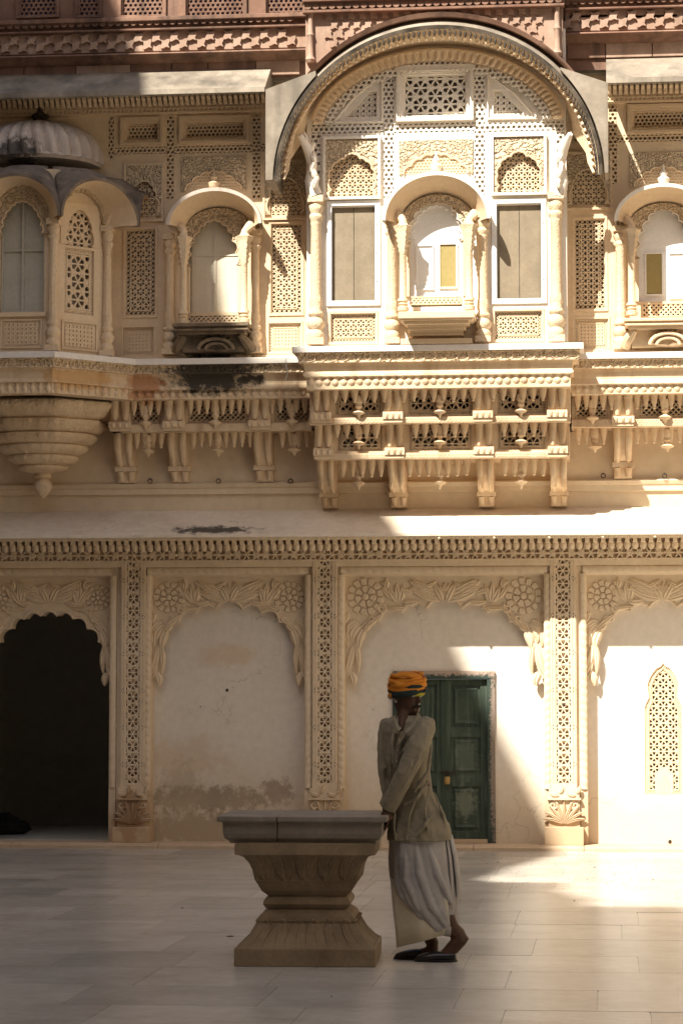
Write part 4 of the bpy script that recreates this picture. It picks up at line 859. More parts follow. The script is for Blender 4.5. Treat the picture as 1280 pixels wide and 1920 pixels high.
for r in bo['arch']:
    xc_ = (r[0]+r[1])/2; hw = (r[1]-r[0])/2
    lattice_panel(cb, r, -OB+.03, 10.4*s, 1.8*s, 'star')
    ar = arch_pts(xc_, hw*.98, r[2]-.004, r[3]-.006, [(.10,.94), (.34,.84), (.62,.78), (.86,.62), (.97,.40), (.90,.16), (.99,.0)], 5, .2)
    m_ = MB(); spandrel(m_, r[0]-6*s, r[1]+6*s, r[3]+20*s, ar, -OB-.03, -OB+.02); c_ = obj('carved_arch', m_, 'carved_stone', cb)
    eb = MB(); edge_bead(eb, ar, -OB-.03, .010, 5); obj('arch_edge', eb, 'cream_stone', c_, True)
    fm = MB(); frame(fm, r[0]-10*s, r[1]+10*s, r[2]-6*s, r[3]+28*s, 5*s, -OB-.05, -OB+.01); obj('panel_frame', fm, 'white_stone', c_)
for r in bo['low']:
    lattice_panel(cb, r, -OB+.02, 9.6*s, 1.7*s, 'star', 8*s, bcell=6*s); fm = MB(); frame(fm, r[0]-5*s, r[1]+5*s, r[2]-5*s, r[3]+5*s, 5*s, -OB-.014, -OB+.01); obj('panel_frame', fm, 'cream_stone', cb)
r = bo['top'][0]; lattice_panel(cb, r, -OB+.05, 19*s, 3.0*s, 'star', 0, 'white_stone')
fm = MB(); frame(fm, r[0]-14*s, r[1]+14*s, r[2]-12*s, r[3]+14*s, 6*s, -OB-.05, -OB+.01); frame(fm, r[0]-8*s, r[1]+8*s, r[2]-6*s, r[3]+8*s, 5*s, -OB-.02, -OB+.01); obj('panel_frame', fm, 'white_stone', cb)
for r, sg in zip(bo['tri'], (-1, 1)):
    e = r[0] if sg < 0 else r[1]; f = r[1] if sg < 0 else r[0]
    tri = [(e, r[2]), (f, r[2]), (f, r[3]), (f+(e-f)*.22, r[3]-.004), (f+(e-f)*.62, r[2]+(r[3]-r[2])*.50)]
    lattice_panel(cb, r, -OB+.05, 11*s, 3*s, 'octa', 0, 'white_stone')
    m_ = MB(); m_.prism([(e, r[2]), (f+(e-f)*.62, r[2]+(r[3]-r[2])*.50), (f+(e-f)*.22, r[3]-.004), (f, r[3]), (e, r[3])], -OB+.01, -OB+.06); obj('panel_infill', m_, 'white_stone', cb)
    fm = MB(); pts = [(e+sg*26*s, r[2]-10*s), (f-sg*10*s, r[2]-10*s), (f-sg*10*s, r[3]+30*s), (f+(e-f)*.62+sg*6*s, r[2]+(r[3]-r[2])*.80), (e+sg*26*s, r[2]-10*s)]
    fm.tube([(x, -OB-.012, z) for x, z in pts], .014, 6); obj('panel_frame', fm, 'white_stone', cb, True)
lattice_panel(cb, bo['rail'][0], -OB-.14, 8*s, 2.6*s, 'diag')
for q in CST: strip(cb, q, -OB-.002, 10*s, 2.6*s, mat_='white_stone')
# arched lattice band and bead rows that follow the great arch
xc_, zc_ = PX(820, OB, 200), PZ(255, OB, 820); RX, RY = 255*s, 175*s
def el(fx, n=40, a0=0.06, a1=0.94): return [(xc_-(RX+fx)*math.cos(PI*(a0+(a1-a0)*i/n)), zc_+(RY+fx)*math.sin(PI*(a0+(a1-a0)*i/n))) for i in range(n+1)]
o_, i_ = el(-34*s), el(-50*s)
m_ = MB(); jali(m_, o_ + i_[::-1], -OB-.055, 10*s, 2.6*s, .03, 'kagome', origin=(xc_, zc_)); obj('arch_lattice', m_, 'white_stone', cb)
m_ = MB(); m_.rings([[(x, -OB-.003, z) for x, z in el(-33*s)], [(x, -OB-.003, z) for x, z in el(-51*s)]], closed=False); obj('arch_backing', m_, 'white_stone', cb)
m_ = MB(); m_.rings([[(x, -OB-.10, z) for x, z in el(-10*s)], [(x, -OB-.11, z) for x, z in el(-14*s)], [(x, -OB-.05, z) for x, z in el(-30*s)], [(x, -OB-.045, z) for x, z in el(-34*s)], [(x, -OB, z) for x, z in el(-34*s)]], closed=False); obj('arch_moulding', m_, 'cream_stone', cb, 50)
A = el(-20*s, 46); 
bd = MB(); q = 11*s; bd.lathe(0, 0, [(q*.25, -q*1.1), (q*.45, -q*.5), (q*.40, 0), (q*.48, q*.3), (q*.2, q*.6)], 8); BD = make_mesh('arch_bead', bd, 'cream_stone', 50)
for i, (x, z) in enumerate(A):
    t = math.atan2((z-zc_)/RY, (x-xc_)/RX); link('arch_bead', BD, cb, (x, -OB-.085, z), (0, PI/2-t, 0))
# the great curved eave
OE = 1.47; tipz = PZ(334, OE, 820); rx = 316*S(OE); ry = PZ(38, OE, 820)-tipz; xe = PX(819, OE, 200)
so, li, ro = bangla(xe, zc_, RX*1.0, RY*1.0, -OB, tipz, rx*.965, ry*.945, -OE, .038, 56, drop=.0, cxi=xc_)
eave = obj('curved_eave', so, 'cream_stone', palace, 60, label='great curved eave arching over the central bay')
obj('eave_lip', li, 'dark_lip', eave, 60); obj('eave_roof', ro, 'grey_eave', eave, 60)
tooth = MB(); q = .03; tooth.lathe(0, 0, [(q*.4, .02), (q*.5, 0), (q*.35, -.02), (q*.1, -.035)], 6); TO = make_mesh('eave_tooth', tooth, 'dark_lip')
for i in range(96):
    a = PI*(i+.5)/96; link('eave_tooth', TO, eave, (xe-rx*.955*math.cos(a), -OE+.015, tipz+ry*.925*math.sin(a)))
for k in range(64):                                     # leaf flutes on the soffit
    a = PI*(k+.5)/64; c, s_ = math.cos(a), math.sin(a)
    p0 = Vector((xe-rx*.935*c, -OE+.05, tipz+ry*.905*s_-.004)); p1 = Vector((xe*.5+xc_*.5-(rx*.5+RX*.5)*c*.985, -OE*.5-OB*.5, (tipz+ry*.905*s_)*.5+(zc_+RY*s_)*.5+.004))
    m_ = MB(); m_.tube([p0, p0.lerp(p1, .5)+Vector((0,0,-.004)), p1], [.012, .022, .006], 5)
    obj('soffit_flute', m_, 'cream_stone', eave, True)
# plaster shoulders where the straight eaves meet the curved one
def el2(a0, a1, n=14): return [(xe-(rx*1.0)*math.cos(PI*(a0+(a1-a0)*i/n)), tipz+(ry*1.0)*math.sin(PI*(a0+(a1-a0)*i/n))) for i in range(n+1)]
for sg in (-1, 1):
    arc = el2(0.005, .235) if sg < 0 else el2(.995, .765)
    ex = PX(497, OE, 250) if sg < 0 else PX(1139, OE, 250)
    top = PZ(131, 1.5, 540) if sg < 0 else PZ(122, 1.5, 1090)
    poly = arc + [(arc[-1][0], max(top, arc[-1][1]+.02)), (ex, PZ(160, 1.6, 497) if sg < 0 else PZ(147, 1.6, 1139)), (ex, arc[0][1])]
    m_ = MB(); m_.prism(poly, -OE+.03, -.7, True); obj('eave_shoulder', m_, 'grey_eave', palace)
# pillars of the centre bay and the brackets that carry the curved eave
for px, y0, y1, r in ((592, 368, 647, 11), (1042, 362, 642, 11), (735, 402, 645, 10), (905, 398, 642, 10)):
    o = OB+.07; m_ = MB(); column(m_, PX(px, o, 550), -o, PZ(y1, o, px), PZ(y0, o, px), r*s, 18); obj('column', m_, 'column_stone', palace, 50)
for px, sg in ((590, -1), (1046, 1)):
    o = OB+.08; xq, zq = P(px, 366, o); m_ = MB()
    m_.tube([(xq, -o, zq), (xq+sg*8*s, -o-.03, zq+26*s), (xq+sg*4*s, -o-.03, zq+56*s), (xq+sg*10*s, -o-.10, zq+84*s), (xq+sg*24*s, -o-.20, zq+108*s)], [15*s, 11*s, 9*s, 10*s, 5*s], 10)
    sb = obj('strut', m_, 'white_stone', palace, True)
    for k, (dx, dz) in enumerate(((0, 10), (-6, 26), (6, 40), (-4, 58), (8, 76), (12, 96))):
        lm = MB(); leaf(lm, 0, 0, 80-sg*20*(k % 2)*2, 24*s, 7*s, 0, .03, sg*40, 7); link('strut_leaf', make_mesh('strut_leaf', lm, 'white_stone', 50), sb, (xq+sg*dx*s, -o-.10, zq+dz*s))
# capital leaves
canC, wi = jharokha(palace, 817, 101, 411, 319, OB, .28, 0, 'white', (-62, 62), 418, 582, 455, 374, 556, 52, None)
wn = window_fill(canC, wi[0], wi[1], wi[4], wi[3], -OB+.05, 'white_paint', 'plain')
panes(wn, -OB+.05, [(781, 810, 460, 540, 'white_paint'), (824, 854, 457, 537, 'ochre_pane')], OB)
a2 = arch_pts(wi[0], wi[1]*.88, PZ(448, OB, 817), PZ(384, OB, 817), [(.12,.95), (.36,.87), (.58,.73), (.77,.53), (.90,.27), (.93,.02)], 6, .30)
m_ = MB(); spandrel(m_, wi[0]-wi[1], wi[0]+wi[1], PZ(372, OB, 817), a2, -OB+.02, -OB+.05); obj('cusped_frame', m_, 'white_paint', wn)
for k, (x0, x1, y0, y1, ou) in enumerate(((746, 889, 583, 596, .42), (750, 885, 596, 600, .38), (757, 878, 601, 607, .34), (764, 871, 607, 612, .26), (763, 872, 612, 618, .24), (768, 867, 618, 624, .18), (767, 868, 624, 629, .18), (772, 863, 629, 634, .12), (750, 884, 634, 645, .20))):
    r = R4(x0, x1, y0, y1, OB+ou); m_ = MB(); m_.box(r[0], r[1], -OB-ou, -OB, r[2], r[3]-.001)
    if k == 0: wb = obj('window_base', m_, 'cream_stone', palace, bevel=.006)
    else: obj('base_step', m_, 'cream_stone', wb, bevel=.005)
# ------------------------------------------------------------------ the faceted oriel on the left
def facet(phi):
    c, s_ = math.cos(phi), math.sin(phi); C = (X0+AP*s_, oc+AP*c)
    return lambda u, y, z: (C[0]+c*u+s_*(-y), -(C[1]-s_*u+c*(-y)), z)
OZ = lambda py, o=oc+AP, px=42: PZ(py, o, px)
zo0, zoT = OZ(664), OZ(318); hs = AP*math.tan(PI/8)
sO = S(oc+AP)
body = MB()
for phi in (-PI/2, -PI/4, 0, PI/4, PI/2):
    st0 = len(body.v); ops = []
    if phi == 0: ops = [(-.215, .215, OZ(585), OZ(360))]
    elif abs(phi) < 1: ops = [(-.165, .165, OZ(585), OZ(462)), (-.155, .155, OZ(457), OZ(385))]
    wall(body, -hs, hs, zo0-.02, zoT, 0, ops, .08); body.map(facet(phi), st0)
oriel = obj('oriel', body, 'cream_stone', palace, label='faceted domed oriel in the shade at the left edge')
rm = MB(); rm.lathe(X0, -oc, [((AP-.09)/math.cos(PI/8), zo0), ((AP-.09)/math.cos(PI/8), zoT)], 8, None, PI/8); obj('oriel_room', rm, 'room_plaster', oriel)
for phi in (-PI/4, 0, PI/4, PI/2):
    fm = facet(phi)
    def fo(name, mb, mt, par=oriel, sm=False): mb.map(fm); return obj(name, mb, mt, par, sm)
    lo = (-.20, .20, OZ(653), OZ(599))
    m_ = MB(); jali(m_, rect(lo[0]+.035, lo[1]-.035, lo[2]+.035, lo[3]-.035), -.016, .042, .012, .016, 'octa'); frame(m_, *lo, .014, -.02, 0); frame(m_, lo[0]+.035, lo[1]-.035, lo[2]+.035, lo[3]-.035, .008, -.012, 0)
    for q in ((lo[0], lo[1], lo[3]-.035, lo[3]), (lo[0], lo[1], lo[2], lo[2]+.035), (lo[0], lo[0]+.035, lo[2]+.035, lo[3]-.035), (lo[1]-.035, lo[1], lo[2]+.035, lo[3]-.035)): jali(m_, rect(*q), -.007, .03, .01, .01, 'diag')
    fo('lattice_panel', m_, 'cream_stone')
    if phi == 0:
        ar = arch_pts(0, .20, OZ(440), OZ(377), [(.12,.95), (.36,.87), (.58,.73), (.77,.53), (.90,.27), (.97,.02)], 6, .28)
        m_ = MB(); spandrel(m_, -.25, .25, OZ(352), ar, -.03, .04); fo('cusped_arch', m_, 'carved_fine')
        m_ = MB(); edge_bead(m_, ar, -.03, .009, 5); fo('arch_edge', m_, 'cream_stone', oriel, True)
        m_ = MB(); m_.box(-.22, .22, .06, .08, OZ(585), OZ(360)); w_ = fo('window', m_, 'pale_shutter')
        m_ = MB(); m_.box(-.012, .012, .035, .06, OZ(584), OZ(362)); m_.box(-.21, -.012, .04, .06, OZ(470), OZ(465)); m_.box(.012, .21, .04, .06, OZ(470), OZ(465)); frame(m_, -.21, .21, OZ(584), OZ(362), .02, .038, .059); fo('window_bar', m_, 'pale_shutter', w_)
        m_ = MB(); m_.box(-.24, .24, -.03, .0, OZ(594), OZ(587)); fo('window_sill', m_, 'cream_stone')
    elif abs(phi) < 1:
        r = (-.165, .165, OZ(585), OZ(462)); m_ = MB(); jali(m_, rect(r[0]+.03, r[1]-.03, r[2]+.03, r[3]-.03), .02, .10, .014, .02, 'star'); frame(m_, r[0]+.03, r[1]-.03, r[2]+.03, r[3]-.03, .012, .015, .04)
        for q in ((r[0], r[1], r[3]-.03, r[3]), (r[0], r[1], r[2], r[2]+.03), (r[0], r[0]+.03, r[2]+.03, r[3]-.03), (r[1]-.03, r[1], r[2]+.03, r[3]-.03)): jali(m_, rect(*q), .02, .03, .011, .02, 'diag')
        fo('lattice_panel', m_, 'cream_stone')
        r = (-.155, .155, OZ(457), OZ(385)); ar = arch_pts(0, .14, r[2], r[3]-.01, [(.14,.96), (.45,.88), (.74,.70), (.93,.44), (.98,.02)], 5, .16)
        m_ = MB(); jali(m_, rect(*r), .02, .085, .014, .02, 'star'); fo('lattice_panel', m_, 'cream_stone')
        m_ = MB(); spandrel(m_, -.22, .22, r[3]+.05, ar, -.012, .02); fo('carved_arch', m_, 'cream_stone')
    # canopy of this face: tips meet the neighbour's at the corner
    ro_ = (AP+.36)*math.tan(PI/8); zt_ = OZ(405, oc+AP+.36); za_ = OZ(324, oc+AP+.36)
    so, li, ro = bangla(0, OZ(420), .265, OZ(350)-OZ(420), -.01, zt_, ro_-.03, za_-zt_-.03, -.36, .03, 26)
    # roof swept back up to the dome
    fo('oriel_canopy', so, 'cream_stone', oriel, 60); li.map(fm); obj('canopy_lip', li, 'oriel_roof', oriel, 60)
    ro2 = MB(); n = 26; T = []; B = []; Mid = []
    for i in range(n+1):
        a = PI*i/n; c, s_ = math.cos(a), math.sin(a)
        T.append((-(ro_)*c, -.31, zt_+(za_-zt_+.005)*s_)); B.append((-.20*c, .18, OZ(306)+.02*s_)); Mid.append((-(ro_*.55+.10)*c, -.12, (zt_+(za_-zt_)*s_)*.45+OZ(306)*.55+.035*s_))
    ro2.rings([T, Mid, B], closed=False); fo('canopy_roof', ro2, 'oriel_roof', oriel, 60)
    for k_, (rr, o_) in enumerate(((.285, -.05),)):
        rg = MB(); Z_ = OZ(420); H_ = OZ(347)-Z_
        A = [(-rr*math.cos(PI*i/24), o_, Z_+H_*math.sin(PI*i/24)) for i in range(25)]; B = [(-(rr-.035)*math.cos(PI*i/24), o_, Z_+(H_-.045)*math.sin(PI*i/24)) for i in range(25)]; C = [(p[0], 0, p[2]) for p in B]
        rg.rings([A, B, C], closed=False); fo('arch_ring', rg, 'carved_fine')
for k in (-1, 0, 1, 2):                                  # corner columns
    a = (k-.5)*PI/4+PI/8*0 + 0; a = (k*PI/4) - PI/8 if True else a
    rr = (AP+.02)/math.cos(PI/8); x, o = X0+rr*math.sin(a), oc+rr*math.cos(a)
    m_ = MB(); column(m_, x, -o, OZ(660), OZ(412), .044, 16); obj('column', m_, 'column_stone', oriel, 50)
    m_ = MB(); m_.tube([(x, -o, OZ(412)), (x+.03*math.sin(a), -o-.03*math.cos(a), OZ(398)), (x+.13*math.sin(a), -o-.13*math.cos(a), OZ(372))], [.05, .06, .05], 8); obj('column_bracket', m_, 'cream_stone', oriel, True)
# dome
zd0, zd1_ = PZ(312, oc, 72), PZ(233, oc, 72); Hd = zd1_-zd0; Rd = .56; m_ = MB(); prof = []
for i in range(13):
    t = i/12; prof.append((Rd*(math.cos(t*PI/2)**.72)*(1.0+.03*math.sin(PI*t))+.012, zd0+Hd*(math.sin(t*PI/2)**.95), .085*(1-t*.3)))
N_ = 224; R_ = []
for r, z, fl_ in prof:
    tw = (z-zd0)*1.1; R_.append([(X0+r*(1+fl_*abs(math.cos(14*(2*PI*i/N_)+14*tw*.2))*1.6-.02)*math.cos(2*PI*i/N_), -oc+r*(1+fl_*abs(math.cos(14*(2*PI*i/N_)+14*tw*.2))*1.6-.02)*math.sin(2*PI*i/N_), z) for i in range(N_)])
m_.rings(R_); dome = obj('dome', m_, 'dome_stone', oriel, True)
m_ = MB(); m_.lathe(X0, -oc, [(.60, zd0-.03), (.62, zd0), (.585, zd0+.03), (.57, zd0+.035)], 48); obj('dome_moulding', m_, 'dome_stone', oriel, True)
m_ = MB(); m_.lathe(X0, -oc, [(.16, zd1_-.02), (.13, zd1_+.02), (.05, zd1_+.03), (.08, zd1_+.06), (.09, zd1_+.08), (.04, zd1_+.11), (.015, zd1_+.17)], 14); obj('finial', m_, 'dark_lip', oriel, True)
# ledge of the oriel, joined to the balcony ledge, and the lotus corbel under it
K = AP+.13; ha = K*math.tan(PI/8)
path = [(X0-K, OW), (X0-K, oc+ha), (X0-ha, oc+K), (X0+ha, oc+K), (X0+ha+(oc+K-.80), .80), (X0+ha+(oc+K-.80)+.05, .80)]
part = ledge(oriel, path[:-1] + [(X0+1.06, .80)], SL)
def along(p0, p1, pitch, fn):
    L_ = math.hypot(p1[0]-p0[0], p1[1]-p0[1]); n = max(1, round(L_/pitch))
    for i in range(n): t = (i+.5)/n; fn(p0[0]+(p1[0]-p0[0])*t, p0[1]+(p1[1]-p0[1])*t)
inn = lambda d: [(X0-K+d, oc+ha-d*.41), (X0-ha+d*.41, oc+K-d), (X0+ha-d*.41, oc+K-d), (X0+ha+(oc+K-.80)-d*.41, .80-d+.0)]
for d, me, nm, w_, h_, zz in ((.13, BUD, 'bud', 13, 23, SL[3]+.004),):
    q = inn(d)
    for a, b in zip(q, q[1:]): along(a, b, 15.5*sO, lambda x, o: link(nm, me, oriel, (x, -o, zz), None, (w_*sO, w_*sO, h_*sO)))
m_ = MB(); scroll(m_, 0, 0, 7*sO, 0, 2*sO, 1.3, -PI/2, 1); me = make_mesh('scroll', m_, 'balcony_carved', True)
q = inn(.05)
for (a, b), rz in zip(zip(q, q[1:]), (-PI/4, 0, PI/4)): along(a, b, 15*sO, lambda x, o: link('scroll', me, oriel, (x, -o, (SL[1]+SL[2])/2), (0, 0, rz)))
cz = lambda py: PZ(py, oc+.45, 60)
tiers = [(744, 778, .74, .62), (778, 803, .62, .525), (803, 824, .53, .44), (824, 843, .44, .34), (843, 862, .345, .24), (862, 876, .245, .13)]
for k, (ya, yb, ra, rb2) in enumerate(tiers):
    za, zb = cz(ya), cz(yb); h = za-zb; m_ = MB(); n = 112; R_ = []; npet = int(30*ra/.74)+6
    for f, r, sc in ((0, ra*.97, 0), (.10, ra*1.0, .03), (.30, ra*1.0, .045), (.45, ra*.985, .02), (.80, ra*.45+rb2*.55, .01), (1.0, rb2*.96, 0)):
        ring = []
        for i in range(n):
            a = 2*PI*i/n; oct_ = 1/max(math.cos(((a+PI/8) % (PI/4))-PI/8), .01)*.965 if k < 3 else 1.0
            rr = r*(1+sc*(abs(math.cos(npet*a/2))-.5))*(1+(oct_-1)*(.8 if k < 2 else .4)); ring.append((X0+rr*math.cos(a), -(oc-.25)-rr*.92*math.sin(a), za-h*f))
        R_.append(ring)
    m_.rings(R_); obj('lotus_tier', m_, 'lotus_stone', oriel, 50)
zf = cz(876); m_ = MB(); m_.lathe(X0, -(oc-.25), [(.07, zf+.02), (.085, zf-.01), (.085, zf-.04), (.05, zf-.055), (.075, zf-.09, .1), (.085, zf-.14, .12), (.06, zf-.19, .1), (.03, zf-.23), (.01, zf-.25)], 14, 6); obj('drop_finial', m_, 'balcony_stone', oriel, True)
# ------------------------------------------------------------------ red sandstone storey above
OR = .78
def band(y0, y1, o, px=300): return PZ(y1, o, px), PZ(y0, o, px)
ra, rb2 = XL, PX(574, 1.1, 60); rc, rd = PX(1054, 1.1, 60), XR
m_ = MB(); z_a, z_b = PZ(152, OR, 300), PZ(-60, OR, 300)
jw = [R4(a, b, -28, 29, OR) for a, b in ((40, 104), (150, 184), (231, 304), (352, 455), (502, 570), (1075, 1130), (1180, 1260))]
wall(m_, XL, XR, z_a, z_b, -OR, [(a, b, c, d) for a, b, c, d in jw], .09)
red = obj('red_storey', m_, 'red_sandstone', palace, label='weathered red sandstone storey above the eaves')
rm = MB(); rm.box(XL, XR, -OR+.12, 2, z_a, z_b); obj('attic_room', rm, 'room_plaster', red)
for r in jw:
    m_ = MB(); jali(m_, rect(*r), -OR+.02, .048, .013, .02, 'kagome'); obj('lattice_panel', m_, 'red_sandstone', red)
    m_ = MB(); m_.box(r[0], r[1], -OR+.075, -OR+.085, r[2], r[3]); obj('coloured_glass', m_, 'coloured_glass', red)
    m_ = MB(); frame(m_, r[0]-.045, r[1]+.045, r[2]-.03, r[3]+.06, .03, -OR-.03, -OR+.01); obj('window_frame', m_, 'red_sandstone', red, bevel=.004)
def bandbox(y0, y1, ou, mt, nm, x0, x1, o=OR, px=300):
    a, b = band(y0, y1, o+ou, px); m_ = MB(); m_.box(x0, x1, -o-ou, -o, a, b); return obj(nm, m_, mt, red, bevel=.006)
scale = MB(); q = .075
pts = [(-q*.5, 0), (-q*.5, -.02)] + [(-q*.5*math.cos(PI*i/8), -.025-.045*math.sin(PI*i/8)) for i in range(9)] + [(q*.5, -.02), (q*.5, 0)]
scale.prism(pts, -.022, 0); scale.map(lambda x, y, z: (x, y*(1.0-z*6)-.01, z)); SCM = make_mesh('scale', scale, 'red_sandstone'); SCM2 = make_mesh('scale', scale, 'pink_stone')
loz = MB(); loz.prism([(-.062, 0), (-.03, .012), (-.014, .05), (0, .062), (.014, .05), (.03, .012), (.062, 0), (.03, -.012), (.014, -.05), (0, -.062), (-.014, -.05), (-.03, -.012)], -.03, 0); LOZ = make_mesh('lozenge', loz, 'pink_stone')
for x0, x1, p0, p1, dy in ((XL, rb2-.02, -20, 560, 0), (rc+.02, XR, 1062, 1310, -16)):
    bandbox(30+dy, 38+dy, .12, 'red_sandstone', 'sill', x0, x1); bandbox(38+dy, 52+dy, .05, 'red_sandstone', 'scale_backing', x0, x1); bandbox(52+dy, 56+dy, .10, 'red_sandstone', 'fillet', x0, x1)
    bandbox(58+dy, 96+dy, .03, 'pink_stone', 'relief_band', x0, x1)
    z_, _ = band(0, 38+dy, OR); x = PX(p0, OR, 40)
    while x < PX(p1, OR, 40): link('scale', SCM, red, (x, -OR-.055, z_)); x += q*1.02
    za, zb = band(58+dy, 96+dy, OR+.03); x = PX(p0, OR, 40); i = 0
    while x < PX(p1, OR, 40):
        link('lozenge', LOZ, red, (x, -OR-.03, (za+zb)/2+(.035 if i % 2 else -.035)), (0, random.uniform(-.15, .15)+PI/4, 0)); x += .088; i += 1
    a, b = band(97+dy, 118+dy, OR+.1); m_ = MB(); m_.sweep([(x0, OR), (x1, OR)], [(.0, b+.01), (.16, b-.02), (.17, b-.035), (.13, b-.05), (.07, a+.02), (0, a)]); obj('cornice', m_, 'red_sandstone', red)
    x = PX(p0, OR, 130); a, b = band(121+dy, 147+dy, OR)
    while x < PX(p1, OR, 130):
        l = random.uniform(.26, .55); e = min(x+l, x1); m_ = MB(); m_.box(x+.004, e-.004, -OR-.03, -OR, a, b)
        if e - x > .05: obj('stone_panel', m_, random.choice(('red_sandstone', 'red_sandstone', 'pink_stone')), red, bevel=.004)
        x += l
# projecting centre part of the red storey behind the curved eave
OC_ = 1.15; z_a, z_b = PZ(260, OC_, 820), PZ(-60, OC_, 820)
ARCN = [(xc_-RX*1.06*math.cos(PI*i/40), zc_+RY*1.07*math.sin(PI*i/40)) for i in range(7, 34)]
m_ = MB(); m_.prism([(rb2, z_b), (rb2, ARCN[0][1])] + ARCN + [(rc, ARCN[-1][1]), (rc, z_b)], -OC_, -OR, True); cen = obj('red_storey', m_, 'pink_stone', palace, label='pale carved panel of the upper storey above the curved eave')
for y0, y1, ou in ((-4, 12, .04), (12, 17, .09), (-12, -4, .12)):
    a, b = band(y0, y1, OC_+ou, 820); m_ = MB(); m_.box(rb2-.02, rc+.02, -OC_-ou, -OC_, a, b); obj('fillet', m_, 'red_sandstone', cen, bevel=.005)
z_, _ = band(0, 2, OC_, 820); x = rb2+.03
while x < rc: link('scale', SCM, cen, (x, -OC_-.045, z_)); x += q*1.02
for r_ in range(5):
    for i in range(22):
        x = rb2+.22+(i+.5*(r_ % 2))*.108; z = PZ(26, OC_, 820)-r_*.088
        if x < rc-.2 and ((x-xe)/(rx*1.06))**2+((z-tipz)/(ry*1.08))**2 > 1: link('lozenge', LOZ, cen, (x, -OC_, z), (0, PI/4 if r_ % 2 else -PI/4, 0), (.8, .7, .8))
for xq in (rb2+.05, rc-.05):
    m_ = MB(); m_.lathe(xq, -OC_-.03, [(.035, PZ(118, OC_)), (.05, PZ(112, OC_)), (.03, PZ(104, OC_)), (.026, PZ(70, OC_)), (.036, PZ(66, OC_)), (.026, PZ(60, OC_)), (.024, PZ(30, OC_)), (.04, PZ(22, OC_)), (.03, PZ(17, OC_))], 10); obj('column', m_, 'pink_stone', cen, True)
# thin second moulding riding above the curved eave
A = [(xe-(rx*1.035+.02)*math.cos(PI*(.14+.72*i/40)), tipz+(ry*1.02+.075)*math.sin(PI*(.14+.72*i/40))) for i in range(41)]
m_ = MB(); m_.rings([[(x, -1.15, z-.03) for x, z in A], [(x, -1.36, z-.04) for x, z in A], [(x, -1.38, z) for x, z in A], [(x, -1.15, z+.06) for x, z in A]], closed=False); obj('upper_moulding', m_, 'red_sandstone', palace, 60)
# ------------------------------------------------------------------ the stone table in the court
yF = -10.90; sT = (25.0+yF)/F                            # metres per photo pixel at its front
tb = thing('stone_table', 'square carved stone pedestal table with a thick grey slab top', 'table', ((PX(433, -yF*1.0) + 0), yF, 0) )
def TP(px, py): 
    x, z = P(px, py, -yF); return x, z
txc = (TP(433, 1800)[0]+TP(697, 1800)[0])/2; hw0 = (TP(697, 1800)[0]-TP(433, 1800)[0])/2; tyc = yF+hw0
tb.location = (txc, tyc, 0)
TZ = lambda py: P(565, py, -yF)[1]
hd0 = hw0*.985
def sq(mb, prof, disp=None, n=8):                        # square-plan profile: (half width, z), disp(u, z, side) pushes outwards
    R_ = []
    for h, z in prof:
        ring = []
        for k in range(4):
            ax, ay = [(-1,-1),(1,-1),(1,1),(-1,1)][k]; bx_, by_ = [(1,-1),(1,1),(-1,1),(-1,-1)][k]; nx, ny = [(0,-1),(1,0),(0,1),(-1,0)][k]
            for i in range(n):
                t = i/n; d = disp(2*t-1, z) if disp else 0.0
                ring.append((h*(ax+(bx_-ax)*t)+nx*d, (h*(ay+(by_-ay)*t)+ny*d), z))
        R_.append(ring)
    return mb.rings(R_)
zz = lambda py: (1812-py)*sT*.996
def dense(pr, n=5):
    out = []
    for (a, za), (b, zb) in zip(pr, pr[1:]):
        for i in range(n): out.append((a+(b-a)*i/n, za+(zb-za)*i/n))
    return out+[pr[-1]]
def leafy(n, z0, z1, amp):
    def d(u, z):
        v = (z-z0)/(z1-z0); 
        if v < 0 or v > 1 or abs(u) > .97: return 0.0
        f = ((u+1)/2*n) % 1.0; c = abs(2*f-1)                      # 0 at leaf middle
        tip = 1-max(0, v-.62)/.38
        ins = 1.0 if c < .92*max(.05, tip)**.5 else 0.0
        vein = .35*(1 if c < .10 else 0)+.22*(abs(math.sin(9*c+5*v)) > .8)
        return amp*(ins*(1-.45*c*c)*(.5+.8*v) - vein*ins - (0 if ins else .25))
    return d
m_ = MB(); sq(m_, [(hw0, 0), (hw0, zz(1780)), (hw0-.006, zz(1776))]); obj('plinth', m_, 'table_stone', tb, bevel=.006)
m_ = MB(); sq(m_, dense([(hw0-.012, zz(1777)), (hw0-.04, zz(1770)), (hw0-.085, zz(1754)), (hw0-.115, zz(1737)), (hw0-.122, zz(1734)), (hw0-.118, zz(1730)), (hw0-.135, zz(1718)), (hw0-.17, zz(1710)), (hw0-.175, zz(1708))]), leafy(6, zz(1776), zz(1726), .011), 96); obj('foot', m_, 'table_stone', tb, 35)
m_ = MB(); sq(m_, [(hw0-.175, zz(1709)), (hw0-.160, zz(1706)), (hw0-.147, zz(1699)), (hw0-.150, zz(1693)), (hw0-.165, zz(1686)), (hw0-.185, zz(1683))]); obj('torus', m_, 'table_stone', tb, 35)
lb = leafy(5, zz(1606), zz(1654), .009)
m_ = MB(); sq(m_, dense([(hw0-.175, zz(1684)), (hw0-.165, zz(1681)), (hw0-.14, zz(1674)), (hw0-.115, zz(1658)), (hw0-.108, zz(1655)), (hw0-.110, zz(1652)), (hw0-.095, zz(1632)), (hw0-.078, zz(1620)), (hw0-.045, zz(1607)), (hw0-.02, zz(1604)), (hw0-.002, zz(1603)), (hw0-.002, zz(1583)), (hw0-.03, zz(1581))]), lb, 96); obj('bowl', m_, 'table_stone', tb, 35)
hs_ = 160*sT; hy_ = hs_*.86; xo = -5*sT
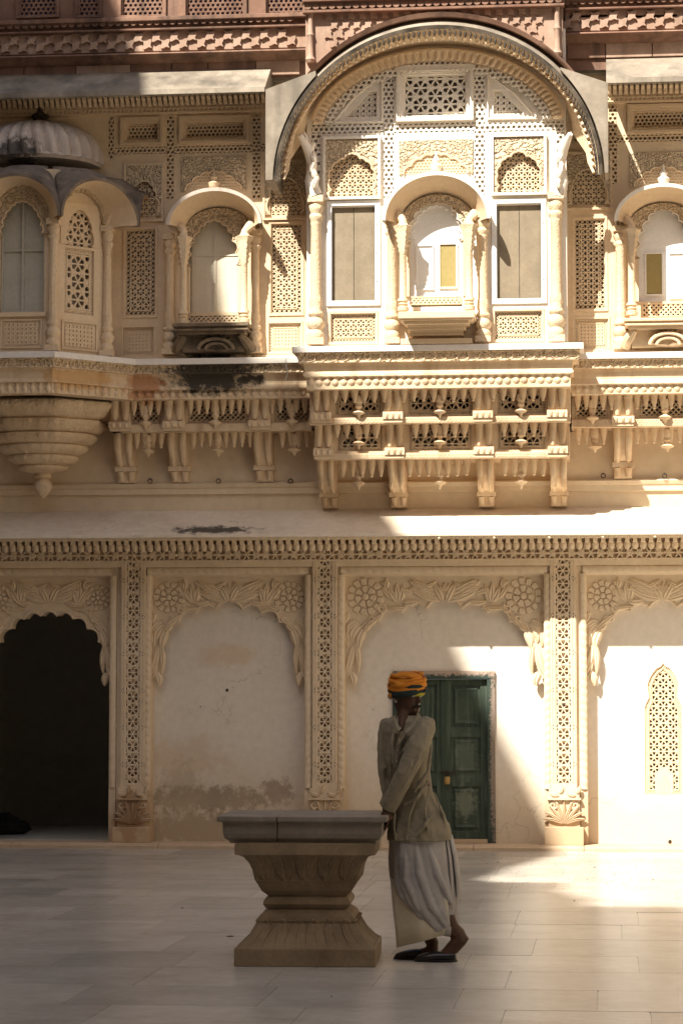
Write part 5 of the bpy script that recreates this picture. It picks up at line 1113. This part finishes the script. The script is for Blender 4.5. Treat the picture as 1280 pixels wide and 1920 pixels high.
for a, b in ((-hs_, -hs_*.30), (-hs_*.30+.004, hs_)):
    m_ = MB(); R_ = []
    for d, z in ((.0, zz(1531)), (.0, zz(1541)), (.028, zz(1542)), (.030, zz(1563)), (.040, zz(1573)), (.062, zz(1577)), (.065, zz(1582))):
        x0 = a+d if a == -hs_ else a; x1 = b-d if b == hs_ else b
        R_.append([(x0+xo, -hy_+d, z), (x1+xo, -hy_+d, z), (x1+xo, hy_-d, z), (x0+xo, hy_-d, z)])
    m_.rings(R_[::-1]); obj('top_slab', m_, 'table_slab', tb, bevel=.005)
tb.rotation_euler = (0, 0, math.radians(2.7))
# ------------------------------------------------------------------ small things in the court
LEAFL = ['largest dry leaf on the shaded paving left of the stone table', 'dry leaf just left of the bowl of the stone table', 'dry leaf on the paving between table top and man', 'tiny dry leaf beside the white dhoti hem', 'dry leaf right of the man on shaded paving',
 'dry leaf near the step below the green door', 'dry leaf on sunlit paving, leftmost of the sunlit ones', 'second sunlit dry leaf from the left, the tiny one', 'dry leaf in the middle of the sunlit paving', 'rightmost dry leaf on the sunlit paving', 'dry leaf at the near edge of the sunlit patch', 'small dry leaf far left on the shaded paving', 'tiny dry leaf in front of the stone table, nearest the viewer']
for i_, (px, py, l, a) in enumerate(((156+269, 1757, .05, .4), (490, 1556+60, .02, 1), (700, 1610, .02, 2), (757, 1709, .016, .3), (860, 1690, .02, 1), (935, 1618, .03, 2.2), (1112, 1627, .03, .8), (1150, 1640, .02, .2), (1190, 1625, .03, 1.2), (1225, 1650, .025, 2), (1075, 1690, .02, 1.1), (340, 1704, .02, .6), (620, 1870, .012, 1))):
    m_ = MB(); leaf(m_, 0, 0, 0, l, l*.28, 0, .004, 20, 5); m_.map(lambda x, y, z: (x, z, -y+.003)); x, y = G(px, py)
    o = link('dry_leaf', make_mesh('dry_leaf', m_, 'litter'), None, (x, y, .001), (0, 0, a)); o['label'] = LEAFL[i_]; o['category'] = 'leaf'; o['group'] = 'dry leaves scattered on the paving'
m_ = MB()
for i in range(520):
    x, y = G(random.uniform(900, 1290), random.uniform(1597, 1668)); r = random.uniform(.003, .011); a = random.uniform(0, 6)
    m_.add([(x+r*math.cos(a+q*PI/2)*(1 if q % 2 else .5), y+r*math.sin(a+q*PI/2), .004+.003*(q % 2)) for q in range(4)], [(0, 1, 2, 3)])
lt = obj('floor_litter', m_, 'litter'); lt['kind'] = 'stuff'; lt['label'] = 'crumbs and bits of leaf scattered on the sunlit paving'; lt['category'] = 'litter'
# iron rings on the string moulding and dark discs standing in for shade in nail holes
for i, px in enumerate((282, 410, 545, 1245, 1130)):
    x, z = P(px, 902 if px < 1000 else 892, .19); m_ = MB(); m_.tube([(x+.022*math.cos(a*PI/6), -.20, z+.022*math.sin(a*PI/6)) for a in range(13)], .005, 5); m_.tube([(x, -.10, z+.022), (x, -.21, z+.022)], .006, 5); obj('iron_ring', m_, 'iron', palace)
for px, py, r in ((426, 1294, .018), (376, 1325, .008), (700, 1330, .006), (1255, 1578, .022), (605, 1312, .012), (1058, 1321, .014), (1095, 1290, .008)):
    x, z = P(px, py, 0); o_ = .0 if px not in (605, 1058) else OF; m_ = MB(); m_.lathe(0, 0, [(r, -.002), (r*.8, .006), (r*.2, .010)], 7); m_.v = [(x+p[0]*(.7+.5*(i % 3)/2), -o_-p[2], z+p[1]) for i, p in enumerate(m_.v)]; obj('nail_hole_dark', m_, 'iron', palace)
# loose cable hanging from the balcony corner
x, z = P(537, 684, .84); m_ = MB(); m_.tube([(x, -.86, z+.06), (x-.005, -.87, z-.01), (x+.02, -.88, z-.06), (x+.012, -.88, z-.10), (x-.01, -.87, z-.15)], .005, 5)
o = obj('cable', m_, 'cable', None, True); o['label'] = 'short loose white cable dangling at the corner of the balcony ledge'; o['category'] = 'cable'
# dark bundle on the floor of the unlit hall
bx, bz = P(2, 1545, -1.2); bn = thing('bundle', 'dark cloth bundle on the hall floor inside the left arch', 'bundle', (bx, 1.2, .045))
m_ = MB()
R_ = []
for k, (r, z) in enumerate(((.24, 0), (.28, .04), (.25, .10), (.20, .15), (.12, .19), (.04, .21))): R_.append([(r*(1+.18*math.sin(3*a*PI/8+k)+.1*math.sin(7*a*PI/8))*math.cos(a*PI/8), r*.8*math.sin(a*PI/8), z+.02*math.sin(a*2+k)) for a in range(16)])
m_.rings(R_); obj('cloth', m_, 'bundle_cloth', bn, True)
# ------------------------------------------------------------------ the man leaning on the table
gx, gy = G(800, 1802); sM = (25.0+gy)/F
man = thing('person', 'man in orange turban, tan shirt and white dhoti leaning on the stone table', 'person', (gx, gy, 0))
def Q(px, py, d=0.0): return ((px-800)*sM, d, (1803-py)*sM)       # figure coordinates; d > 0 is away from the viewer
def loft(mb, secs, n=32, fold=None):
    """secs: (px, py, half width px, half depth m, depth offset)"""
    R_ = []
    for k, (px, py, hw, hd, d) in enumerate(secs):
        c = Q(px, py, d); ring = []
        for i in range(n):
            a = 2*PI*i/n; f = fold(a, k/(len(secs)-1)) if fold else 1.0
            ring.append((c[0]+hw*sM*math.cos(a)*f, c[1]+hd*math.sin(a)*f, c[2]))
        R_.append(ring)
    return mb.rings(R_)
def remesh(o, vox, it=6):
    m1 = o.modifiers.new('r', 'REMESH'); m1.mode = 'VOXEL'; m1.voxel_size = vox; m1.use_smooth_shade = True
    m2 = o.modifiers.new('s', 'SMOOTH'); m2.factor = .5; m2.iterations = it; return o
# body: head, neck, trunk, arms with hands, legs and feet grown together into one surface
b = MB()
hc = Q(763, 1309, .02); yawh = math.radians(-38)                 # the head turns to the viewer's right
def head_ring(z, fr, bk, hw): 
    out = []
    for i in range(24):
        a = 2*PI*i/24; x = math.cos(a); y = math.sin(a); r = fr if x > 0 else bk
        X, Y = x*r*(1 if x < 0 else abs(x)**.1 if x else 1), y*hw; out.append((X, Y, z))
    return out
Hs = []
for z, fr, bk, hw in ((-.115, .060, .02, .030), (-.105, .082, .045, .045), (-.085, .088, .06, .055), (-.06, .088, .075, .064), (-.03, .088, .085, .069), (0, .086, .092, .072), (.03, .091, .095, .075), (.055, .088, .093, .073), (.078, .068, .075, .058), (.095, .035, .04, .03)): Hs.append(head_ring(z, fr, bk, hw))
hm = MB(); hm.rings(Hs)
hm.rings([[(.080, -.006, .022), (.080, .006, .022), (.086, 0, .026)], [(.092, -.011, -.005), (.092, .011, -.005), (.104, 0, -.002)], [(.090, -.018, -.028), (.090, .018, -.028), (.118, 0, -.026)], [(.085, -.014, -.040), (.085, .014, -.040), (.096, 0, -.038)]])   # nose
hm.tube([(.083, -.024, -.066), (.094, 0, -.062), (.083, .024, -.066)], .008, 6); hm.tube([(.082, -.022, -.078), (.092, 0, -.079), (.082, .022, -.078)], .008, 6)   # lips
hm.tube([(.078, -.05, .020), (.094, -.022, .028), (.094, .022, .028), (.078, .05, .020)], .009, 6)       # brow
for sg in (-1, 1): hm.tube([(-.012, sg*.072, .02), (-.02, sg*.084, .012), (-.016, sg*.084, -.015), (-.004, sg*.074, -.032)], [.010, .011, .010, .008], 6)   # ears
tilt = Matrix.Rotation(math.radians(8), 3, 'Y'); rotz = Matrix.Rotation(yawh, 3, 'Z')
def head_map(x, y, z): v = rotz @ (tilt @ Vector((x, y, z))); return (v.x+hc[0], v.y+hc[1], v.z+hc[2])
hm.map(head_map); b.add(hm.v, hm.f)
b.tube([Q(758, 1342, -.02), Q(757, 1358, -.07), Q(755, 1376, -.118)], [.030, .024, .008], 8)
b.tube([Q(760, 1365, .03), Q(761, 1345, .03), Q(762, 1318, .025)], [.062, .055, .052], 12)
loft(b, [(765, 1352, 20, .05, .02), (764, 1366, 38, .09, .02), (765, 1400, 42, .105, .02), (768, 1450, 38, .10, .02), (776, 1500, 36, .10, .03), (784, 1550, 36, .11, .03), (786, 1575, 26, .08, .03)], 16)
near = [Q(799, 1368, -.07), Q(786, 1410, -.15), Q(764, 1455, -.17), Q(744, 1495, -.15), Q(727, 1524, -.12)]
far = [Q(722, 1368, .12), Q(721, 1410, .10), Q(724, 1455, .06), Q(732, 1495, .02), Q(734, 1520, .01)]
b.tube(near, [.042, .040, .038, .033, .026], 10); b.tube(far, [.034, .036, .036, .032, .026], 10)
def hand(wx, wy, d, px, py, dd, sd):
    w_, p_ = Vector(Q(wx, wy, d)), Vector(Q(px, py, dd)); dr = (p_-w_).normalized(); side = dr.cross(Vector((1, .2, 0))).normalized()
    b.tube([w_, w_.lerp(p_, .5), p_], [.027, .036, .038], 10)
    for k in range(4):                                            # fingers fold over the edge of the slab
        o_ = side*((k-1.5)*.019); l = (.062, .072, .068, .054)[k]; q0 = p_+o_*1.0-dr*.01
        q1 = q0+dr*l*.45+Vector((-.006, 0, 0)); q2 = q1+(dr*.75+Vector((-.65, 0, -.2))).normalized()*l*.35; q3 = q2+Vector((-.8, 0, -.45)).normalized()*l*.28
        b.tube([q0, q1, q2, q3], [.0100, .0092, .0085, .0070], 8)
    t0 = w_.lerp(p_, .45)+side*sd*.026; b.tube([t0, t0+side*sd*.020+dr*.024, t0+side*sd*.018+dr*.052+Vector((-.012, 0, 0))], [.0115, .0105, .008], 8)
hand(727, 1524, -.125, 731, 1542, -.13, -1); hand(734, 1519, .01, 736, 1533, .015, 1)
for hip, knee, ank in (((778, 1560), (776, 1660), (806, 1770)), ((792, 1560), (806, 1655), (850, 1745))):
    d = .08 if hip[0] == 778 else -.03
    b.tube([Q(*hip, d), Q((hip[0]+knee[0])/2, (hip[1]+knee[1])/2, d), Q(*knee, d-.02), Q((knee[0]+ank[0])/2+3, (knee[1]+ank[1])/2, d), Q(*ank, d)], [.078, .07, .055, .05, .036], 10)
b.tube([Q(846, 1738, -.03), Q(858, 1752, -.03), Q(862, 1762, -.03), Q(850, 1776, -.03), Q(836, 1790, -.03), Q(822, 1797, -.03), Q(806, 1800, -.03)], [.040, .046, .044, .040, .036, .030, .018], 10)   # lifted heel, foot bent at the toes
b.tube([Q(864, 1752, -.03), Q(869, 1760, -.03), Q(864, 1768, -.03)], [.026, .032, .026], 8)
b.tube([Q(808, 1766, .08), Q(808, 1785, .08), Q(796, 1792, .08), Q(766, 1798, .08), Q(750, 1800, .08)], [.036, .038, .036, .028, .016], 10)
body = remesh(obj('body', b, 'skin', man, True), .0055, 3)
for sg in (-1, 1):
    m_ = MB(); m_.lathe(0, 0, [(.004, -.009), (.010, -.004), (.010, .004), (.004, .009)], 10); m_.map(lambda x, y, z: head_map(x+.077, y+sg*.032, z+.008)); obj('eye', m_, 'eye_white', body, True)
m_ = MB(); m_.tube([head_map(.080, -.032, -.058), head_map(.094, -.016, -.052), head_map(.099, 0, -.050), head_map(.094, .016, -.052), head_map(.080, .032, -.058)], [.003, .006, .007, .006, .003], 6); obj('moustache', m_, 'bundle_cloth', body, True)
m_ = MB(); m_.tube([head_map(-.010, -.073, -.045), head_map(-.02, -.078, -.01), head_map(-.06, -.070, -.015), head_map(-.095, 0, -.025), head_map(-.06, .070, -.015), head_map(-.02, .078, -.01), head_map(-.010, .073, -.045)], [.007, .013, .02, .024, .02, .013, .007], 8); obj('hair', m_, 'white_hair', man, True)
# turban: an orange wound dome over a dark band with a yellow-green edge
tc = Q(763, 1288, .02)
tl = Matrix.Rotation(math.radians(-5), 3, 'Y') @ Matrix.Rotation(math.radians(9), 3, 'X')
def tmap(x, y, z): v = tl @ Vector((x, y, z)); return (v.x+tc[0], v.y+tc[1], v.z+tc[2])
m_ = MB(); R_ = []
for k in range(15):
    t = k/14; r = .106*math.cos(t*PI/2*.97)**.62; z = -.022+.080*math.sin(t*PI/2)
    R_.append([((r*(1+.06*abs(math.sin(3.2*t*PI+1.0*a_+.6*math.sin(a_*2))))+.002)*math.cos(a_), (r*(1+.045*abs(math.sin(3.2*t*PI+1.0*a_))))*.96*math.sin(a_), z+.010*math.cos(a_-2.2)) for a_ in [2*PI*i/48 for i in range(48)]])
m_.rings(R_); m_.map(tmap); tur = obj('turban', m_, 'turban_orange', man, True)
for k, (zk, tx_, ty_) in enumerate(((.004, .10, -.06), (.018, -.16, .10), (.030, .20, .12), (.040, -.12, -.2))):   # wound layers of the cloth
    rk = .106*(1-min(.98, ((zk+.022)/.080))**2)**.31
    m_ = MB(); m_.tube([(rk*math.cos(a_), rk*.96*math.sin(a_), zk+tx_*rk*math.cos(a_)+ty_*rk*math.sin(a_)+.003*math.sin(5*a_+k)) for a_ in [2*PI*i/40 for i in range(41)]], [.0105+.003*math.sin(3*i/6+k) for i in range(41)], 8); m_.map(tmap); obj('turban_wrap', m_, 'turban_orange', tur, True)
for k, (rr, zc2, rad, ph, mt) in enumerate(((.094, -.030, .020, .0, 'turban_band'), (.093, -.046, .019, 2.0, 'turban_band'), (.090, -.012, .017, 4.0, 'turban_band'))):
    m_ = MB(); pts = [((rr+.004*math.sin(3*a_+ph))*math.cos(a_), (rr+.004*math.sin(3*a_+ph))*math.sin(a_)*.97, zc2+.010*math.sin(a_+ph)) for a_ in [2*PI*i/36 for i in range(37)]]
    m_.tube(pts, rad, 8); m_.map(tmap); obj('turban_band', m_, mt, tur, True)
m_ = MB(); m_.tube([(.096*math.cos(a_), .093*math.sin(a_), -.058+.004*math.sin(5*a_)) for a_ in [-1.15+1.0*i/10 for i in range(11)]], [.006, .010, .012, .013, .013, .012, .012, .010, .009, .007, .005], 7); m_.map(tmap); obj('turban_edge', m_, 'turban_yellow', tur, True)
m_ = MB(); m_.tube([(.100*math.cos(a_), .097*math.sin(a_), -.040+.012*math.sin(3*a_)) for a_ in [3.3+.75*i/10 for i in range(11)]], [.006, .012, .016, .018, .019, .018, .017, .015, .012, .008, .005], 7); m_.map(tmap); obj('turban_wrap', m_, 'turban_orange', tur, True)
# shirt: trunk and sleeves in one loose garment
k_ = MB()
loft(k_, [(763, 1347, 20, .06, .025), (763, 1351, 32, .075, .02), (763, 1358, 43, .10, .015), (763, 1376, 47, .11, .01), (764, 1410, 46, .115, .01), (765, 1445, 42, .11, .01), (768, 1478, 38, .105, .015), (773, 1500, 43, .118, .02), (780, 1525, 50, .135, .02), (785, 1550, 57, .15, .02), (787, 1568, 60, .158, .02), (787, 1580, 60, .16, .02)], 60,
     lambda a, t: 1+.03*t*math.sin(7*a+5*t)+.014*math.sin(11*a+9*t)+.010*math.sin(17*a-12*t))
k_.tube([Q(796, 1356, -.04), Q(802, 1362, -.06)]+near[:-1]+[Vector(near[-1])+Vector((.012, 0, .018))], [.03, .050, .064, .062, .055, .050, .050], 14)
k_.tube([Q(727, 1356, .10), Q(722, 1362, .11)]+far[:-1]+[Vector(far[-1])+Vector((-.02, 0, .012))], [.02, .040, .048, .052, .050, .048, .050], 14)
for pts, r in (([(800, 1356, -.13), (774, 1392, -.17), (752, 1420, -.14)], .012), ([(806, 1375, -.15), (790, 1425, -.21), (762, 1480, -.21)], .011), ([(745, 1360, -.11), (738, 1400, -.13), (742, 1450, -.13)], .011), ([(812, 1400, -.09), (806, 1450, -.13), (780, 1490, -.14)], .013),
               ([(770, 1372, -.13), (752, 1400, -.14), (736, 1440, -.11)], .010), ([(806, 1468, -.10), (785, 1500, -.14), (760, 1512, -.13)], .012), ([(820, 1520, -.09), (800, 1550, -.15), (780, 1572, -.15)], .012), ([(716, 1400, .02), (719, 1450, -.02), (722, 1500, -.05)], .010), ([(772, 1440, -.20), (752, 1475, -.20), (735, 1510, -.17)], .010), ([(795, 1395, -.16), (776, 1438, -.22), (748, 1490, -.20)], .010), ([(812, 1385, -.10), (800, 1420, -.17), (784, 1448, -.20)], .009), ([(728, 1370, -.02), (732, 1420, -.08), (736, 1470, -.09)], .010), ([(808, 1478, -.08), (800, 1520, -.13), (806, 1570, -.13)], .011), ([(790, 1482, -.11), (772, 1530, -.14), (764, 1578, -.13)], .012), ([(815, 1490, -.06), (832, 1530, -.06), (840, 1570, -.05)], .010), ([(745, 1500, -.10), (742, 1540, -.12), (744, 1578, -.11)], .011), ([(800, 1460, -.11), (778, 1478, -.13), (764, 1482, -.12)], .010)):
    k_.tube([Q(*p) for p in pts], [r*.5, r, r*.4], 6)
kur = remesh(obj('shirt', k_, 'kurta_cloth', man, True), .005, 4)
tx = bpy.data.textures.new('creases', 'CLOUDS'); tx.noise_scale = .05; tx.noise_depth = 2
dm = kur.modifiers.new('d', 'DISPLACE'); dm.texture = tx; dm.strength = .011; dm.mid_level = .5; dm.texture_coords = 'LOCAL'
for sg, pts in ((-1, [(748, 1343, -.02), (744, 1352, -.075), (751, 1368, -.118), (757, 1374, -.126)]), (1, [(784, 1344, -.02), (784, 1354, -.07), (772, 1370, -.12), (762, 1378, -.13)])):
    m_ = MB(); A = [Vector(Q(*p)) for p in pts]; m_.rings([[(v.x, v.y-.004, v.z+.010) for v in A], [(v.x+sg*.012, v.y-.016, v.z-.004) for v in A], [(v.x+sg*.026, v.y-.012, v.z-.026) for v in A]], closed=False); obj('collar', m_, 'kurta_cloth', kur, True)
m_ = MB(); A = [Vector(Q(*p)) for p in ((757, 1376, -.125), (752, 1400, -.128), (748, 1425, -.125), (746, 1445, -.122))]; m_.rings([[(v.x-.012, v.y-.004, v.z) for v in A], [(v.x, v.y-.009, v.z) for v in A], [(v.x+.012, v.y-.004, v.z) for v in A]], closed=False); obj('placket', m_, 'kurta_cloth', kur, True)
for p in ((753, 1392), (750, 1412), (748, 1432)):
    m_ = MB(); v = Q(p[0], p[1], -.137); m_.lathe(v[0], 0, [(.004, 0), (.004, .003), (.001, .004)], 8); m_.v = [(x, v[1]-z, v[2]+y) for x, y, z in m_.v]; obj('button', m_, 'white_hair', kur, True)
# dhoti: a pleated wrap with a slanting lower edge, and the inner panel, its backlight painted in as pale cream
secs = [(786, 1552, 52, .14, .03), (787, 1580, 57, .15, .03), (788, 1610, 58, .15, .03), (789, 1645, 59, .15, .03), (792, 1675, 60, .145, .02), (797, 1700, 58, .135, .01), (806, 1722, 50, .12, 0), (814, 1740, 42, .10, 0)]
m_ = MB(); R_ = []; n = 120
for k, (px, py, hw, hd, d) in enumerate(secs):
    t = k/(len(secs)-1); c = Q(px, py, d); ring = []
    for i in range(n):
        a = 2*PI*i/n; f = 1+t**.7*.05*math.sin(13*a+1.5*math.sin(3*a)-5.0*t)+.025*math.sin(6*a+6*t)
        x = hw*sM*math.cos(a)*f; y = hd*math.sin(a)*f
        zlift = t*t*(.30*max(0, -x/.19)*.55)                     # the near edge rises to the left
        ring.append((c[0]+x+.01*t*math.sin(4*a), c[1]+y, c[2]+zlift-.02*t*math.sin(2*a)))
    R_.append(ring)
m_.rings(R_)
for pts, r in (([(780, 1570, -.10), (790, 1640, -.125), (812, 1700, -.115), (838, 1738, -.08)], .024), ([(800, 1575, -.10), (822, 1640, -.105), (846, 1695, -.07)], .026), ([(764, 1590, -.095), (764, 1650, -.115), (786, 1702, -.11), (824, 1742, -.075)], .022)):
    m_.tube([Q(*p) for p in pts], [r*.5]+[r]*(len(pts)-2)+[r*.6], 8)
m_.tube([Q(800, 1722, -.05), Q(822, 1738, -.05), Q(846, 1744, -.03), Q(858, 1742, -.02)], [.05, .05, .04, .025], 12)
dho = remesh(obj('dhoti', m_, 'dhoti_cloth', man, True), .005, 5)
dm = dho.modifiers.new('d', 'DISPLACE'); dm.texture = tx; dm.strength = .007; dm.mid_level = .5; dm.texture_coords = 'LOCAL'
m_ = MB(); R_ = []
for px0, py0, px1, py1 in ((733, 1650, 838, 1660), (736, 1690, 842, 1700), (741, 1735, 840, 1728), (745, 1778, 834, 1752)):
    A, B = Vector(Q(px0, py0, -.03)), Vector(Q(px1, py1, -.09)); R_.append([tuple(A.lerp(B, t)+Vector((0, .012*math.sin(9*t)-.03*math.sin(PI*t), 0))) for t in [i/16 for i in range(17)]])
m_.rings(R_, closed=False); o = obj('dhoti_panel', m_, 'dhoti_backlit', dho, True); sd_ = o.modifiers.new('s', 'SOLIDIFY'); sd_.thickness = .004
# trailing pleat on the right
m_ = MB(); R_ = []
for px, py, wd in ((838, 1570, 14), (846, 1610, 18), (850, 1650, 22), (851, 1680, 22), (846, 1712, 12), (842, 1726, 5)):
    c = Q(px, py, -.02); R_.append([(c[0]+wd*sM*(t-.5), c[1]+.03*math.sin(14*t)+.06*t, c[2]) for t in [i/16 for i in range(17)]])
m_.rings(R_, closed=False); o = obj('dhoti_pleat', m_, 'dhoti_cloth', dho, True); sd_ = o.modifiers.new('s', 'SOLIDIFY'); sd_.thickness = .005
# slip-on leather shoes, toes to the left
def shoe(x0, x1, d, lift):
    m_ = MB(); R_ = []; n = 20; a0, a1 = Q(x0, 1803, d), Q(x1, 1803, d); L_ = a1[0]-a0[0]
    for t, w_, h in ((0, .012, .018), (.05, .028, .034), (.18, .040, .046), (.35, .045, .056), (.5, .043, .062), (.7, .038, .060), (.88, .036, .062), (.97, .028, .058), (1.0, .014, .045)):
        x = a0[0]+L_*t; R_.append([(x, d+w_*math.cos(2*PI*i/n), max(.004, h*.5+h*.5*math.sin(2*PI*i/n)*(1.0))) for i in range(n)])
    m_.rings(R_); o = obj('shoe', m_, 'shoe_leather', man, True)
    s2 = MB(); s2.v = []; ring = [(a0[0]+L_*(.5-.52*math.cos(2*PI*i/24)), d+.048*math.sin(2*PI*i/24)*(1-.12*math.cos(2*PI*i/24)), 0) for i in range(24)]
    s2.rings([[(x, y, .001) for x, y, z in ring], [(x, y, .013) for x, y, z in ring]]); obj('sole', s2, 'shoe_leather', o)
shoe(779, 856, -.035, 0); shoe(737, 816, .085, 0)
